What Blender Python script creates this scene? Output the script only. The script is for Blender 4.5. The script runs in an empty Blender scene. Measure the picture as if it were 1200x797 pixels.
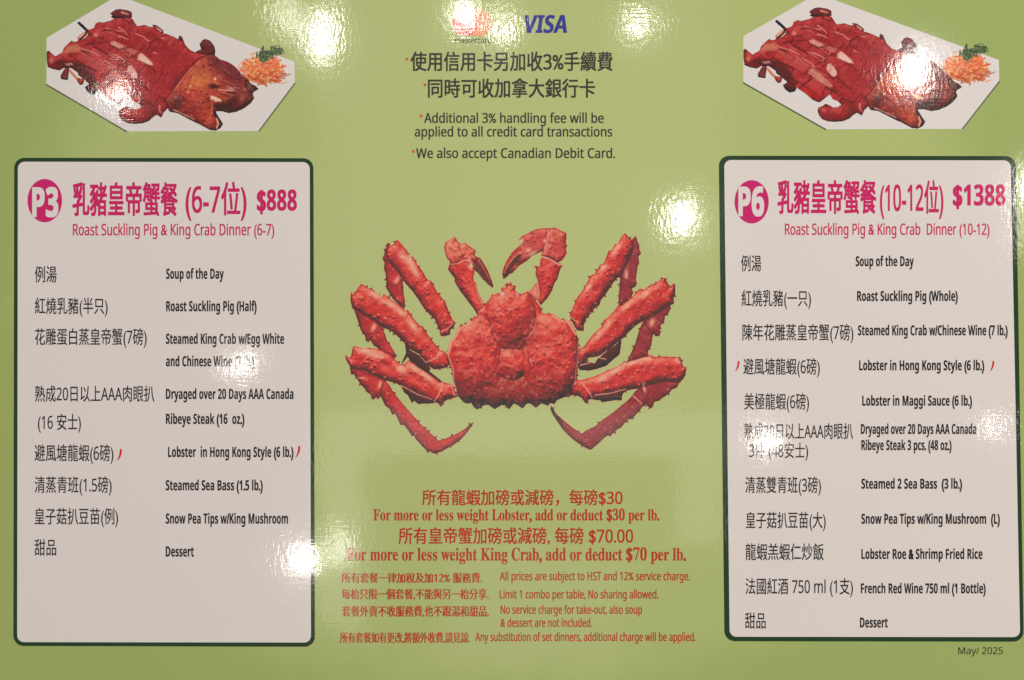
import bpy, math, random
import numpy as np
from mathutils import Vector

# ------------------------------------------------------------------ camera, world, lamps, exposure
S = 0.00035                      # metres per menu unit (the menu is laid out in 1200 x 797 units)
D = 0.50                         # camera height above the menu
H = 2.00                         # ceiling height above the menu
sc = bpy.context.scene
C = sc.collection
sc.view_settings.view_transform = 'Standard'
sc.view_settings.look = 'None'
sc.view_settings.exposure = 0.0
sc.view_settings.gamma = 1.0
sc.cycles.use_denoising = False
sc.cycles.caustics_reflective = False
sc.cycles.caustics_refractive = False
sc.cycles.max_bounces = 4

def W(px, py, z=0.0):
    return Vector(((px - 600) * S, (398.5 - py) * S, z))

cam_d = bpy.data.cameras.new('camera')
cam_d.sensor_fit = 'HORIZONTAL'
cam_d.sensor_width = 36
cam_d.lens = 36 * D / (1200 * S)
cam_d.clip_start = 0.01
cam_d.clip_end = 50
cam = bpy.data.objects.new('camera', cam_d)
C.objects.link(cam)
cam.location = (0, 0, D)
sc.camera = cam

world = bpy.data.worlds.new('World')
sc.world = world
world.use_nodes = True
world.node_tree.nodes['Background'].inputs[0].default_value = (1.0, 0.955, 0.90, 1)
world.node_tree.nodes['Background'].inputs[1].default_value = 0.40

# ceiling downlights: where each one mirrors on the menu, reflected radius (x, y) in menu units, radiance
LAMPS = [
    (378, 43, 12, 27, 75), (545, 18, 14, 13, 62), (592, 34, 9, 15, 62), (747, 29, 15, 12, 62),
    (797, 257, 13, 17, 75), (1210, 216, 13, 22, 66), (283, 426, 11, 9, 56), (356, 655, 14, 12, 78),
    (899, 515, 15, 12, 52), (1163, 499, 9, 8, 42), (139, 109, 10, 12, 66), (1072, 82, 20, 22, 66),
    (398, 640, 14, 24, 14), (335, 20, 16, 24, 16), (1204, 260, 14, 34, 10),
]
for (px, py, rx, ry, rad) in LAMPS:
    k = (D + H) / D
    ld = bpy.data.lights.new('ceiling_downlight', 'AREA')
    ld.shape = 'ELLIPSE'
    ld.size = 2 * rx * S * k
    ld.size_y = 2 * ry * S * k
    ld.energy = rad * math.pi * math.pi * (rx * S * k) * (ry * S * k)
    ld.color = (1.0, 0.93, 0.85)
    lo = bpy.data.objects.new('ceiling_downlight', ld)
    C.objects.link(lo)
    p = W(px, py)
    lo.location = (p.x * k, p.y * k, H)

# the pale ceiling bay over the table, lit softly: mirrors as a veil on the middle of the sheet
def bay(x0, y0, x1, y1, rad, turn=0.0):
    k = (D + H + 0.1) / D
    ld = bpy.data.lights.new('ceiling_bay', 'AREA'); ld.shape = 'RECTANGLE'
    ld.size = (x1 - x0) * S * k; ld.size_y = (y1 - y0) * S * k
    ld.energy = rad * math.pi * ld.size * ld.size_y
    ld.color = (1.0, 0.95, 0.86)
    lo = bpy.data.objects.new('ceiling_bay', ld); C.objects.link(lo)
    p = W((x0 + x1) / 2, (y0 + y1) / 2)
    lo.location = (p.x * k, p.y * k, H + 0.1)
    lo.rotation_euler = (0, 0, math.radians(turn))
bay(372, -160, 850, 470, 0.5)
bay(428, 478, 850, 533, 1.7)
bay(372, 478, 428, 740, 2.0)
bay(792, 533, 850, 640, 1.4)
bay(600, 486, 690, 531, 2.0)              # strip lamp added for a brighter band; its edge ends above the red lines
bay(425, 90, 458, 205, 1.8)
bay(520, 640, 730, 790, 0.55, -8)
# unseen fill lamp, added to brighten the upper right; far outside what the sheet mirrors
wl = bpy.data.lights.new('fill_lamp', 'AREA'); wl.shape = 'DISK'; wl.size = 0.30; wl.energy = 14.0; wl.color = (1.0, 0.95, 0.88)
wo = bpy.data.objects.new('fill_lamp', wl); C.objects.link(wo); wo.location = (1.2, 0.8, 1.2)
wo.rotation_euler = Vector((1.2, 0.8, 1.2)).to_track_quat('Z', 'Y').to_euler()

# ------------------------------------------------------------------ inks: what is printed on the sheet
KI, VEIL = 0.755, 0.022
def lin(c):
    c = np.asarray(c, dtype=np.float64) / 255.0
    return np.where(c <= 0.04045, c / 12.92, ((c + 0.055) / 1.055) ** 2.4)
def ink(c):
    return np.clip((lin(c) - VEIL) / KI, 0.006, 0.92)

# ------------------------------------------------------------------ the menu: root empty, tagging
def link(o, parent=None):
    C.objects.link(o)
    if parent is not None:
        o.parent = parent
    return o

menu = bpy.data.objects.new('restaurant_menu', None)
menu.empty_display_size = 0.05
link(menu)
menu['label'] = 'glossy laminated green restaurant menu sheet with red king crab between two white dinner panels'
menu['category'] = 'menu'

# ------------------------------------------------------------------ materials
def laminate(nt, bsdf):
    """clear laminate over the print: shared wrinkles in menu coordinates"""
    N = nt.nodes; L = nt.links
    tc = N.new('ShaderNodeTexCoord'); tc.object = menu
    mp = N.new('ShaderNodeMapping'); mp.inputs['Scale'].default_value = (1 / S, 1 / S, 1 / S)
    L.new(tc.outputs['Object'], mp.inputs['Vector'])
    def noise(sx, sy, detail=2.0, rough=0.5, off=0.0, turn=0.0):
        m2 = N.new('ShaderNodeMapping')
        m2.inputs['Scale'].default_value = (1 / sx, 1 / sy, 0.0)
        m2.inputs['Location'].default_value = (off, off * 1.7, 0)
        src = mp.outputs['Vector']
        if turn:
            vr = N.new('ShaderNodeVectorRotate'); vr.rotation_type = 'Z_AXIS'; vr.inputs['Angle'].default_value = turn
            L.new(src, vr.inputs['Vector']); src = vr.outputs['Vector']
        L.new(src, m2.inputs['Vector'])
        n = N.new('ShaderNodeTexNoise')
        n.inputs['Scale'].default_value = 1.0
        n.inputs['Detail'].default_value = detail
        n.inputs['Roughness'].default_value = rough
        L.new(m2.outputs['Vector'], n.inputs['Vector'])
        return n.outputs['Fac']
    def math_(op, a, b):
        n = N.new('ShaderNodeMath'); n.operation = op
        for i, v in enumerate((a, b)):
            if isinstance(v, (int, float)): n.inputs[i].default_value = v
            else: L.new(v, n.inputs[i])
        return n.outputs[0]
    def ramp(f, a, b):
        n = N.new('ShaderNodeMapRange'); n.clamp = True
        n.inputs['From Min'].default_value = a; n.inputs['From Max'].default_value = b
        L.new(f, n.inputs['Value'])
        return n.outputs['Result']
    wr = math_('MULTIPLY', noise(6.5, 8.5, 1.5, 0.5), 0.027)                 # orange peel
    patch = ramp(noise(70, 90, 1, 0.5, 3.1), 0.42, 0.62)
    hair = math_('MULTIPLY', math_('MULTIPLY', noise(3.8, 10, 1, 0.5, 9.0), patch), 0.045)   # hairline wrinkles
    patch2 = ramp(noise(60, 60, 1, 0.5, 7.7), 0.48, 0.64)
    weave = math_('MULTIPLY', math_('MULTIPLY', noise(30, 2.4, 1, 0.5, 5.0), patch2), 0.03)
    big = math_('MULTIPLY', noise(110, 90, 1, 0.4, 1.3), 0.22)
    h = math_('ADD', math_('ADD', wr, hair), math_('ADD', weave, big))
    bp = N.new('ShaderNodeBump')
    bp.inputs['Strength'].default_value = 1.0
    bp.inputs['Distance'].default_value = S
    L.new(h, bp.inputs['Height'])
    L.new(bp.outputs['Normal'], bsdf.inputs['Coat Normal'])
    bsdf.inputs['Coat Weight'].default_value = 1.0
    bsdf.inputs['Coat IOR'].default_value = 1.5
    bsdf.inputs['Coat Roughness'].default_value = 0.068
    bsdf.inputs['Roughness'].default_value = 0.30
    bsdf.inputs['Specular IOR Level'].default_value = 0.06
    return mp

def new_mat(name):
    m = bpy.data.materials.new(name); m.use_nodes = True
    nt = m.node_tree
    return m, nt, nt.nodes['Principled BSDF']

_mats = {}
def ink_mat(name, rgb, vary=0.06):
    if name in _mats: return _mats[name]
    m, nt, b = new_mat(name)
    mp = laminate(nt, b)
    n = nt.nodes.new('ShaderNodeTexNoise'); n.inputs['Scale'].default_value = 0.55; n.inputs['Detail'].default_value = 3
    nt.links.new(mp.outputs['Vector'], n.inputs['Vector'])
    r = nt.nodes.new('ShaderNodeValToRGB')
    a = ink(rgb)
    e = r.color_ramp.elements
    e[0].position, e[1].position = 0.3, 0.7
    e[0].color = (*np.clip(a * (1 - vary), 0, 1), 1); e[1].color = (*np.clip(a * (1 + vary), 0, 1), 1)
    nt.links.new(n.outputs['Fac'], r.inputs['Fac'])
    nt.links.new(r.outputs['Color'], b.inputs['Base Color'])
    _mats[name] = m
    return m

def photo_mat():
    m, nt, b = new_mat('printed photograph')
    laminate(nt, b)
    a = nt.nodes.new('ShaderNodeAttribute'); a.attribute_name = 'ink'
    nt.links.new(a.outputs['Color'], b.inputs['Base Color'])
    return m

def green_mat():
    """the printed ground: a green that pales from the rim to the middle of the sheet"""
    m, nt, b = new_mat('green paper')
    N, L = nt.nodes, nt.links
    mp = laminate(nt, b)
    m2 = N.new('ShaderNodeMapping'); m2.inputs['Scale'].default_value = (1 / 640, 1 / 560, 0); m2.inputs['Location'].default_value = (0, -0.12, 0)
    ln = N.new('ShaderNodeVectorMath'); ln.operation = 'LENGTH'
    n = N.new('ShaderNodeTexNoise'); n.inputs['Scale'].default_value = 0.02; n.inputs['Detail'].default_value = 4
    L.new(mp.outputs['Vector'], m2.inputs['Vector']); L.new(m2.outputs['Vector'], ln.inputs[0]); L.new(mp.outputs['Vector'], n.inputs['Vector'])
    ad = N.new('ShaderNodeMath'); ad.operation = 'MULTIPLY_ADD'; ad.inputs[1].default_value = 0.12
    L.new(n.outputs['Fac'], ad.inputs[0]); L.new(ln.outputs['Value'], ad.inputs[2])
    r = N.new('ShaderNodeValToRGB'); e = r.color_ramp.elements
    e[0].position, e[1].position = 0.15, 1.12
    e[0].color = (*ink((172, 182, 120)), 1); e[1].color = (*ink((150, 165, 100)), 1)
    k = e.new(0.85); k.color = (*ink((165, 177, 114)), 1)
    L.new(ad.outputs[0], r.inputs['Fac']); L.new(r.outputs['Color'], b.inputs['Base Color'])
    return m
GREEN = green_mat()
WHITE = ink_mat('white paper', (210, 203, 200), 0.014)
PLATTER = ink_mat('white platter print', (210, 204, 202), 0.03)
DARKGREEN = ink_mat('dark green ink', (32, 66, 48), 0.06)
TRAYSHADOW = ink_mat('grey tray shadow ink', (96, 104, 76), 0.06)
MAGENTA = ink_mat('magenta ink', (190, 30, 104), 0.04)
TITLE = ink_mat('crimson magenta ink', (190, 38, 98), 0.04)
ROSE = ink_mat('rose ink', (190, 40, 88), 0.04)
BLACK = ink_mat('black ink', (48, 40, 38), 0.1)
BLACKG = ink_mat('soft black ink', (50, 52, 38), 0.1)
RED = ink_mat('red ink', (174, 60, 34), 0.05)
BROWN = ink_mat('brown red ink', (172, 60, 34), 0.06)
CHILI = ink_mat('chili red ink', (196, 38, 26), 0.05)
BLUE = ink_mat('blue ink', (42, 52, 138), 0.05)
LOGORED = ink_mat('logo red ink', (226, 52, 44), 0.05)
LOGOORANGE = ink_mat('logo orange ink', (240, 140, 90), 0.05)
PHOTO = photo_mat()

# ------------------------------------------------------------------ flat mesh helpers (menu units in, metres out)
LAYER = 0.00004
def mesh_obj(name, verts, faces, mat, parent, z):
    me = bpy.data.meshes.new(name)
    me.from_pydata([tuple(W(v[0], v[1], z + (v[2] if len(v) > 2 else 0))) for v in verts], [], faces)
    me.materials.append(mat)
    me.update()
    # print faces look up
    if me.polygons and me.polygons[0].normal.z < 0:
        me.flip_normals()
    return link(bpy.data.objects.new(name, me), parent)

def round_quad(c, r, n=7):
    """c: four corners TL, TR, BR, BL; rounded by r"""
    c = [np.array(p, float) for p in c]
    out = []
    for i in range(4):
        p, a, b = c[i], c[i - 1], c[(i + 1) % 4]
        u = (a - p) / np.linalg.norm(a - p); v = (b - p) / np.linalg.norm(b - p)
        cen = p + r * u + r * v
        for k in range(n + 1):
            t = math.pi / 2 * k / n
            out.append(cen - r * v * math.cos(t) - r * u * math.sin(t))
    return out

def poly(name, pts, mat, parent, z):
    return mesh_obj(name, [tuple(p) for p in pts], [list(range(len(pts)))], mat, parent, z)

# ------------------------------------------------------------------ lettering
def _map(s, up, lo, dg):
    r = ''
    for ch in s:
        if 'A' <= ch <= 'Z' and up: r += chr(up + ord(ch) - 65)
        elif 'a' <= ch <= 'z' and lo: r += chr(lo + ord(ch) - 97)
        elif '0' <= ch <= '9' and dg: r += chr(dg + ord(ch) - 48)
        else: r += ch
    return r
STYLE = {
    'serif': lambda s: _map(s, 0x1D400, 0x1D41A, 0x1D7CE),
    'bold': lambda s: _map(s, 0x1D5D4, 0x1D5EE, 0x1D7EC),
    'sans': lambda s: _map(s, 0x1D5A0, 0x1D5BA, 0x1D7E2),
    'italic': lambda s: _map(s, 0x1D63C, 0x1D656, 0x1D7EC),
}
_curve = bpy.data.curves.new('letter_outline', 'FONT')
_curve.resolution_u = 3
_tobj = bpy.data.objects.new('letter_outline', _curve)
C.objects.link(_tobj)
_glyph = {}
def _eval(s):
    _curve.body = s
    dg = bpy.context.evaluated_depsgraph_get()
    dg.update()
    me = bpy.data.meshes.new_from_object(_tobj.evaluated_get(dg))
    n = len(me.vertices)
    co = np.zeros(n * 3, np.float32); me.vertices.foreach_get('co', co)
    fs = [tuple(p.vertices) for p in me.polygons]
    bpy.data.meshes.remove(me)
    return co.reshape(-1, 3)[:, :2], fs
def load_glyphs(need):
    """outlines and advances of every character used, in one go: each stands between two H on a row of its own"""
    cs = [' '] + sorted(set(need) - {' '})
    _curve.space_line = 4.0
    co, fs = _eval('\n'.join(['HH'] + ['H' + c + 'H' for c in cs]))
    r = np.round(-(co[:, 1] - 0.3) / 4.0).astype(int)
    i0 = np.nonzero(r == 0)[0]; nH = len(i0) // 2; hh = co[i0, 0].max(); w1 = co[i0[nH:], 0].min() - co[i0[:nH], 0].min()
    for k, c in enumerate(cs):
        ix = np.nonzero(r == k + 1)[0]
        v = co[ix].copy(); v[:, 1] += 4.0 * (k + 1)
        adv = v[:, 0].max() - hh
        mid = ix[nH:len(ix) - nH]
        new = {int(q): n for n, q in enumerate(mid)}
        g = v[nH:len(ix) - nH].copy(); g[:, 0] -= w1
        _glyph[c] = (g, [], adv, new)
    row = {}
    for k, c in enumerate(cs):
        row[k + 1] = c
    for f in fs:
        c = row.get(int(r[f[0]]))
        if c is not None and f[0] in _glyph[c][3]:
            _glyph[c][1].append(tuple(_glyph[c][3][i] for i in f))
def glyph(ch):
    return _glyph[ch][:3]

THIN = set('&()$.,/-%*\'，')         # signs that only exist in the light face: thickened to match
def build_text(s, style, bold=0.0, boldy=None, track=0.0):
    """verts (em units), faces; thickening = the outline repeated a hair to each side"""
    boldy = bold if boldy is None else boldy
    V, F, x, n = [], [], 0.0, 0
    for ch0 in s:
        ch = STYLE[style](ch0)
        v, f, adv = glyph(ch)
        b, by = bold, boldy
        if ch0 in THIN and style in ('bold', 'serif', 'italic'):
            b, by = (bold + 0.030, boldy + 0.022) if ch0 != '$' else (bold + 0.018, boldy + 0.012)
        offs = [(0, 0)]
        if b or by:
            offs += [(b, by), (-b, by), (b, -by), (-b, -by)]
            if b > 0.018: offs += [(b, 0), (-b, 0), (0, by), (0, -by)]
        for k, (dx, dy) in enumerate(offs):
            if len(v):
                vv = np.zeros((len(v), 3)); vv[:, 0] = v[:, 0] + x + dx; vv[:, 1] = v[:, 1] + dy; vv[:, 2] = k * 1.2e-6
                V.append(vv); F += [tuple(i + n for i in q) for q in f]; n += len(v)
        x += adv + track
    return np.vstack(V), F

def line(name, s, x0, x1, base, cap, mat, parent, z, style='bold', bold=0.0, boldy=None, slope=0.0, capref=0.714, shear=0.0, lean=0.0):
    """one printed line: fitted between x0 and x1, standing on base, capital height cap"""
    V, F = build_text(s, style, bold, boldy)
    a, b = V[:, 0].min(), V[:, 0].max()
    X = x0 + (V[:, 0] - a) / (b - a) * (x1 - x0)
    hy = V[:, 1] / capref * cap
    X = X + shear * hy
    Y = base - hy + slope * (X - x0)
    X = X + lean * (Y - base)
    return mesh_obj(name, list(zip(X, Y, V[:, 2])), F, mat, parent, z)

def cjk(name, s, x0, x1, top, bot, mat, parent, z, bold=0.0, boldy=None, slope=0.0):
    """one line of Chinese: glyph body from top to bot"""
    V, F = build_text(s, 'sans', bold, boldy)
    a, b = V[:, 0].min(), V[:, 0].max()
    X = x0 + (V[:, 0] - a) / (b - a) * (x1 - x0)
    # the em box body of this face runs from -0.08 to 0.83
    Y = bot - (V[:, 1] + 0.075) / 0.91 * (bot - top) + slope * (X - x0)
    return mesh_obj(name, list(zip(X, Y, V[:, 2])), F, mat, parent, z)

# ------------------------------------------------------------------ a small painter for the printed photographs
def vnoise(X, Y, sc_, seed):
    r = np.random.RandomState(seed)
    g = r.rand(64, 64)
    x = X / sc_ + 1000; y = Y / sc_ + 1000
    xi = np.floor(x).astype(int); yi = np.floor(y).astype(int)
    fx = x - xi; fy = y - yi
    fx = fx * fx * (3 - 2 * fx); fy = fy * fy * (3 - 2 * fy)
    a = g[yi % 64, xi % 64]; b = g[yi % 64, (xi + 1) % 64]
    c = g[(yi + 1) % 64, xi % 64]; d = g[(yi + 1) % 64, (xi + 1) % 64]
    return (a * (1 - fx) + b * fx) * (1 - fy) + (c * (1 - fx) + d * fx) * fy
def fbm(X, Y, sc_, seed, oct_=3):
    t = 0; w = 1; s = 0
    for k in range(oct_):
        t = t + w * vnoise(X, Y, sc_ / 2 ** k, seed + k * 17); s += w; w *= 0.55
    return t / s - 0.5

def seg_dist(X, Y, pts, closed=True, along=False):
    best = np.full(X.shape, 1e9); par = np.zeros(X.shape)
    n = len(pts)
    m = n if closed else n - 1
    for i in range(m):
        ax, ay = pts[i][:2]; bx, by = pts[(i + 1) % n][:2]
        dx, dy = bx - ax, by - ay
        l2 = dx * dx + dy * dy + 1e-9
        t = np.clip(((X - ax) * dx + (Y - ay) * dy) / l2, 0, 1)
        d = np.hypot(X - ax - t * dx, Y - ay - t * dy)
        k = d < best
        best = np.where(k, d, best)
        if along: par = np.where(k, (i + t) / m, par)
    return (best, par) if along else best

def inside(X, Y, pts):
    r = np.zeros(X.shape, bool)
    n = len(pts)
    for i in range(n):
        ax, ay = pts[i]; bx, by = pts[(i + 1) % n]
        if ay == by: continue
        c = ((ay > Y) != (by > Y)) & (X < (bx - ax) * (Y - ay) / (by - ay) + ax)
        r ^= c
    return r

CRAB = [(0.0, (78, 26, 34)), (0.22, (136, 44, 50)), (0.40, (180, 46, 50)), (0.58, (204, 62, 56)), (0.77, (219, 108, 92)), (1.0, (240, 186, 156))]
DARKCRAB = [(0.0, (48, 24, 28)), (0.5, (84, 40, 44)), (1.0, (140, 70, 66))]
REDDARK = [(0.0, (70, 24, 32)), (0.3, (124, 42, 50)), (0.6, (156, 54, 60)), (0.85, (182, 84, 82)), (1.0, (214, 150, 136))]
CLAW = [(0.0, (104, 36, 36)), (0.25, (168, 58, 58)), (0.5, (206, 92, 80)), (0.75, (222, 138, 112)), (1.0, (236, 190, 160))]
PIG = [(0.0, (70, 24, 30)), (0.25, (124, 40, 44)), (0.5, (160, 52, 55)), (0.7, (182, 72, 70)), (0.88, (204, 120, 108)), (1.0, (226, 180, 166))]
PIGHEAD = [(0.0, (58, 24, 28)), (0.25, (118, 46, 42)), (0.5, (160, 62, 54)), (0.72, (190, 92, 72)), (0.88, (212, 140, 104)), (1.0, (236, 196, 172))]
HOOF = [(0.0, (40, 20, 24)), (0.35, (84, 38, 42)), (0.65, (124, 58, 58)), (0.88, (176, 110, 100)), (1.0, (222, 176, 160))]
BONE = [(0.0, (110, 60, 46)), (0.4, (180, 104, 80)), (0.8, (214, 158, 126)), (1.0, (236, 200, 170))]

class Paint:
    def __init__(self, x0, y0, x1, y1, s=2.2):
        self.s = s; self.x0 = x0; self.y0 = y0
        w = int((x1 - x0) * s) + 1; h = int((y1 - y0) * s) + 1
        self.X, self.Y = np.meshgrid(x0 + np.arange(w) / s, y0 + np.arange(h) / s)
        self.rgb = np.zeros((h, w, 3)); self.a = np.zeros((h, w), bool)
    def win(self, pts, pad):
        xs = [p[0] for p in pts]; ys = [p[1] for p in pts]
        i0 = max(0, int((min(ys) - pad - self.y0) * self.s)); i1 = min(self.a.shape[0], int((max(ys) + pad - self.y0) * self.s) + 2)
        j0 = max(0, int((min(xs) - pad - self.x0) * self.s)); j1 = min(self.a.shape[1], int((max(xs) + pad - self.x0) * self.s) + 2)
        return (slice(i0, max(i0, i1)), slice(j0, max(j0, j1)))
    def shape(self, pts, ramp, R=8.0, light=(0.0, -0.72, 0.69), seed=1, rough=0.9, tub=0.0, tubr=1.3, tubh=1.4, edge=0.35, bias=0.0, contrast=1.0, extra=None, grain=0.06, dots=0.0, spines=0.0, clip=None):
        w = self.win(pts, 3)
        X, Y = self.X[w], self.Y[w]
        m = inside(X, Y, pts)
        if clip is not None: m &= inside(X, Y, clip)
        d = seg_dist(X, Y, pts)
        q = np.clip(d / R, 0, 1)
        h = R * np.sqrt(np.clip(1 - (1 - q) ** 2, 0, 1)) * 0.75
        h = h + rough * (2.6 * fbm(X, Y, 11, seed, 2) + 0.45 * fbm(X, Y, 3.2, seed + 5, 2))
        if extra is not None: h = h + extra(X, Y)
        rnd = random.Random(seed)
        if tub:
            n = int(m.sum() / self.s ** 2 * tub)
            ii = np.argwhere(m & (d > tubr * 0.8))
            for _ in range(n):
                if not len(ii): break
                a, b = ii[rnd.randrange(len(ii))]
                cx, cy = X[a, b], Y[a, b]; r = tubr * rnd.uniform(0.7, 1.35)
                h = h + tubh * r * np.exp(-(((X - cx) ** 2 + (Y - cy) ** 2) / (r * r)))
        gy, gx = np.gradient(h, 1 / self.s)
        l = np.array(light) / np.linalg.norm(light)
        nz = 1 / np.sqrt(gx * gx + gy * gy + 1)
        sh = (-gx * l[0] - gy * l[1] + l[2]) * nz
        sh = 0.5 + (sh - l[2]) * 0.62 * contrast + bias
        sh = sh - edge * np.exp(-(d / 0.9) ** 2) + grain * 2 * fbm(X, Y, 1.6, seed + 31, 2)
        sh = np.clip(sh, 0, 1)
        xs = [r[0] for r in ramp]
        col = np.stack([np.interp(sh, xs, [r[1][k] for r in ramp]) for k in range(3)], -1)
        mot = fbm(X, Y, 6, seed + 77, 3)[..., None]            # blotchy colour of the skin or shell
        col = col + mot * np.array([26, 34, 26])
        if dots:
            ii = np.argwhere(m & (d > 1.5))
            for _ in range(int(m.sum() / self.s ** 2 * dots)):
                a, b = ii[rnd.randrange(len(ii))]; r = rnd.uniform(0.6, 1.1)
                k = np.exp(-(((X - X[a, b]) ** 2 + (Y - Y[a, b]) ** 2) / (r * r)))[..., None] * rnd.uniform(0.4, 0.9)
                col = col * (1 - k) + np.array((236, 148, 120)) * k
        if spines:
            self._spines(pts, spines, rnd)
        self.rgb[w] = np.where(m[..., None], col, self.rgb[w])
        self.a[w] |= m
        return self
    def _spines(self, pts, gap, rnd):
        # small dark thorns that stand off the outline
        n = len(pts); area = sum(pts[i][0] * pts[(i + 1) % n][1] - pts[(i + 1) % n][0] * pts[i][1] for i in range(n))
        sg = 1 if area > 0 else -1
        for i in range(n):
            a = np.array(pts[i]); b = np.array(pts[(i + 1) % n]); l = np.linalg.norm(b - a)
            if l < 6: continue
            u = (b - a) / l; nv = np.array([u[1], -u[0]]) * sg
            for k in range(max(1, int(l / gap))):
                if rnd.random() < 0.42: continue
                c = a + u * l * (k + rnd.uniform(0.3, 0.7)) / max(1, int(l / gap))
                self.stroke([tuple(c - nv * 1.2), tuple(c + nv * rnd.uniform(1.2, 2.6) + u * rnd.uniform(-0.8, 0.8))], 3.4, 0.4, (134, 38, 44), 0.95, 0.4, grow=True)
    def stroke(self, pts, w0, w1, color, alpha=1.0, soft=0.5, grow=False):
        w = self.win(pts, max(w0, w1) + 2)
        X, Y = self.X[w], self.Y[w]
        if X.size == 0: return self
        d, t = seg_dist(X, Y, pts, closed=False, along=True)
        wd = (w0 + (w1 - w0) * t) / 2
        k = np.clip((wd + soft - d) / (2 * soft), 0, 1) * alpha
        if grow:
            new = (k > 0.35)
            k = np.where(new & ~self.a[w], 1.0, k)
            self.a[w] |= new
        else: k = k * self.a[w]
        self.rgb[w] = self.rgb[w] * (1 - k[..., None]) + np.array(color) * k[..., None]
        return self
    def blob(self, cx, cy, rx, ry, ang, color, alpha=0.8, power=1.0):
        r = max(rx, ry) * 2.2
        w = self.win([(cx - r, cy - r), (cx + r, cy + r)], 0)
        X, Y = self.X[w] - cx, self.Y[w] - cy
        c, s = math.cos(math.radians(ang)), math.sin(math.radians(ang))
        u = (X * c + Y * s) / rx; v = (-X * s + Y * c) / ry
        k = np.exp(-((u * u + v * v) ** power)) * alpha * self.a[w]
        self.rgb[w] = self.rgb[w] * (1 - k[..., None]) + np.array(color) * k[..., None]
        return self
    def patch(self, pts, color, alpha=0.9, soft=0.7, streak=0.0, seed=3, ang=0.0):
        w = self.win(pts, 3)
        X, Y = self.X[w], self.Y[w]
        m = inside(X, Y, pts); d = seg_dist(X, Y, pts)
        k = np.clip(0.5 + np.where(m, d, -d) / (2 * soft), 0, 1) * alpha * self.a[w]
        if streak:
            c, s = math.cos(math.radians(ang)), math.sin(math.radians(ang))
            u = X * c + Y * s; v = -X * s + Y * c
            k = k * np.clip(1 + streak * 3 * fbm(u / 2.5, v * 1.3, 2.0, seed, 2), 0, 1)
        self.rgb[w] = self.rgb[w] * (1 - k[..., None]) + np.array(color) * k[..., None]
        return self
    def speckle(self, amt, sc_, seed):
        f = 1 + amt * 2 * fbm(self.X, self.Y, sc_, seed, 2)
        self.rgb = np.clip(self.rgb * f[..., None], 0, 255)
        return self
    def to_obj(self, name, parent, z, mat=None, shift=(0, 0)):
        # spread colour one cell beyond the edge so that edge vertices carry ink
        a = self.a.copy(); rgb = self.rgb.copy()
        for _ in range(2):
            acc = np.zeros_like(rgb); cnt = np.zeros(a.shape)
            for dy in (-1, 0, 1):
                for dx in (-1, 0, 1):
                    sa = np.roll(np.roll(a, dy, 0), dx, 1); sr = np.roll(np.roll(rgb, dy, 0), dx, 1)
                    acc += sr * sa[..., None]; cnt += sa
            fill = (~a) & (cnt > 0)
            rgb[fill] = acc[fill] / cnt[fill][:, None]; a = a | fill
        A = self.a
        keep = (A[:-1, :-1].astype(int) + A[1:, :-1] + A[:-1, 1:] + A[1:, 1:]) >= 2
        h, w = A.shape
        used = np.zeros((h, w), bool)
        used[:-1, :-1] |= keep; used[1:, :-1] |= keep; used[:-1, 1:] |= keep; used[1:, 1:] |= keep
        idx = np.full((h, w), -1); n = int(used.sum()); idx[used] = np.arange(n)
        X, Y = self.X[used], self.Y[used]
        co = np.zeros((n, 3), np.float32)
        co[:, 0] = (X + shift[0] - 600) * S; co[:, 1] = (398.5 - Y - shift[1]) * S; co[:, 2] = z
        i, j = np.nonzero(keep)
        q = np.stack([idx[i + 1, j], idx[i + 1, j + 1], idx[i, j + 1], idx[i, j]], 1).astype(np.int32)
        me = bpy.data.meshes.new(name)
        me.vertices.add(n); me.vertices.foreach_set('co', co.ravel())
        me.loops.add(q.size); me.loops.foreach_set('vertex_index', q.ravel())
        me.polygons.add(len(q)); me.polygons.foreach_set('loop_start', np.arange(0, q.size, 4, dtype=np.int32))
        me.polygons.foreach_set('loop_total', np.full(len(q), 4, np.int32))
        me.update(calc_edges=True)
        at = me.color_attributes.new('ink', 'FLOAT_COLOR', 'POINT')
        col = np.ones((n, 4), np.float32); col[:, :3] = ink(np.clip(rgb[used], 0, 255))
        at.data.foreach_set('color', col.ravel())
        me.materials.append(mat or PHOTO)
        return link(bpy.data.objects.new(name, me), parent)

# ================================================================== STRUCTURE: the surface under the menu
def wood_mat():
    m, nt, b = new_mat('dark wood table')
    N, L = nt.nodes, nt.links
    tc = N.new('ShaderNodeTexCoord'); mp = N.new('ShaderNodeMapping'); mp.inputs['Scale'].default_value = (3, 40, 3)
    n = N.new('ShaderNodeTexNoise'); n.inputs['Scale'].default_value = 2.5; n.inputs['Detail'].default_value = 6
    r = N.new('ShaderNodeValToRGB')
    r.color_ramp.elements[0].color = (0.05, 0.025, 0.015, 1); r.color_ramp.elements[1].color = (0.14, 0.075, 0.04, 1)
    L.new(tc.outputs['Object'], mp.inputs['Vector']); L.new(mp.outputs['Vector'], n.inputs['Vector'])
    L.new(n.outputs['Fac'], r.inputs['Fac']); L.new(r.outputs['Color'], b.inputs['Base Color'])
    b.inputs['Roughness'].default_value = 0.4
    return m
tv = [(x, y, z) for z in (-0.035, -0.0012) for (x, y) in ((-0.55, -0.4), (0.55, -0.4), (0.55, 0.4), (-0.55, 0.4))]
tm = bpy.data.meshes.new('table_surface')
tm.from_pydata(tv, [], [(3, 2, 1, 0), (4, 5, 6, 7), (0, 1, 5, 4), (1, 2, 6, 5), (2, 3, 7, 6), (3, 0, 4, 7)])
tm.materials.append(wood_mat())
table = link(bpy.data.objects.new('table_surface', tm))
table['kind'] = 'structure'

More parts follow.
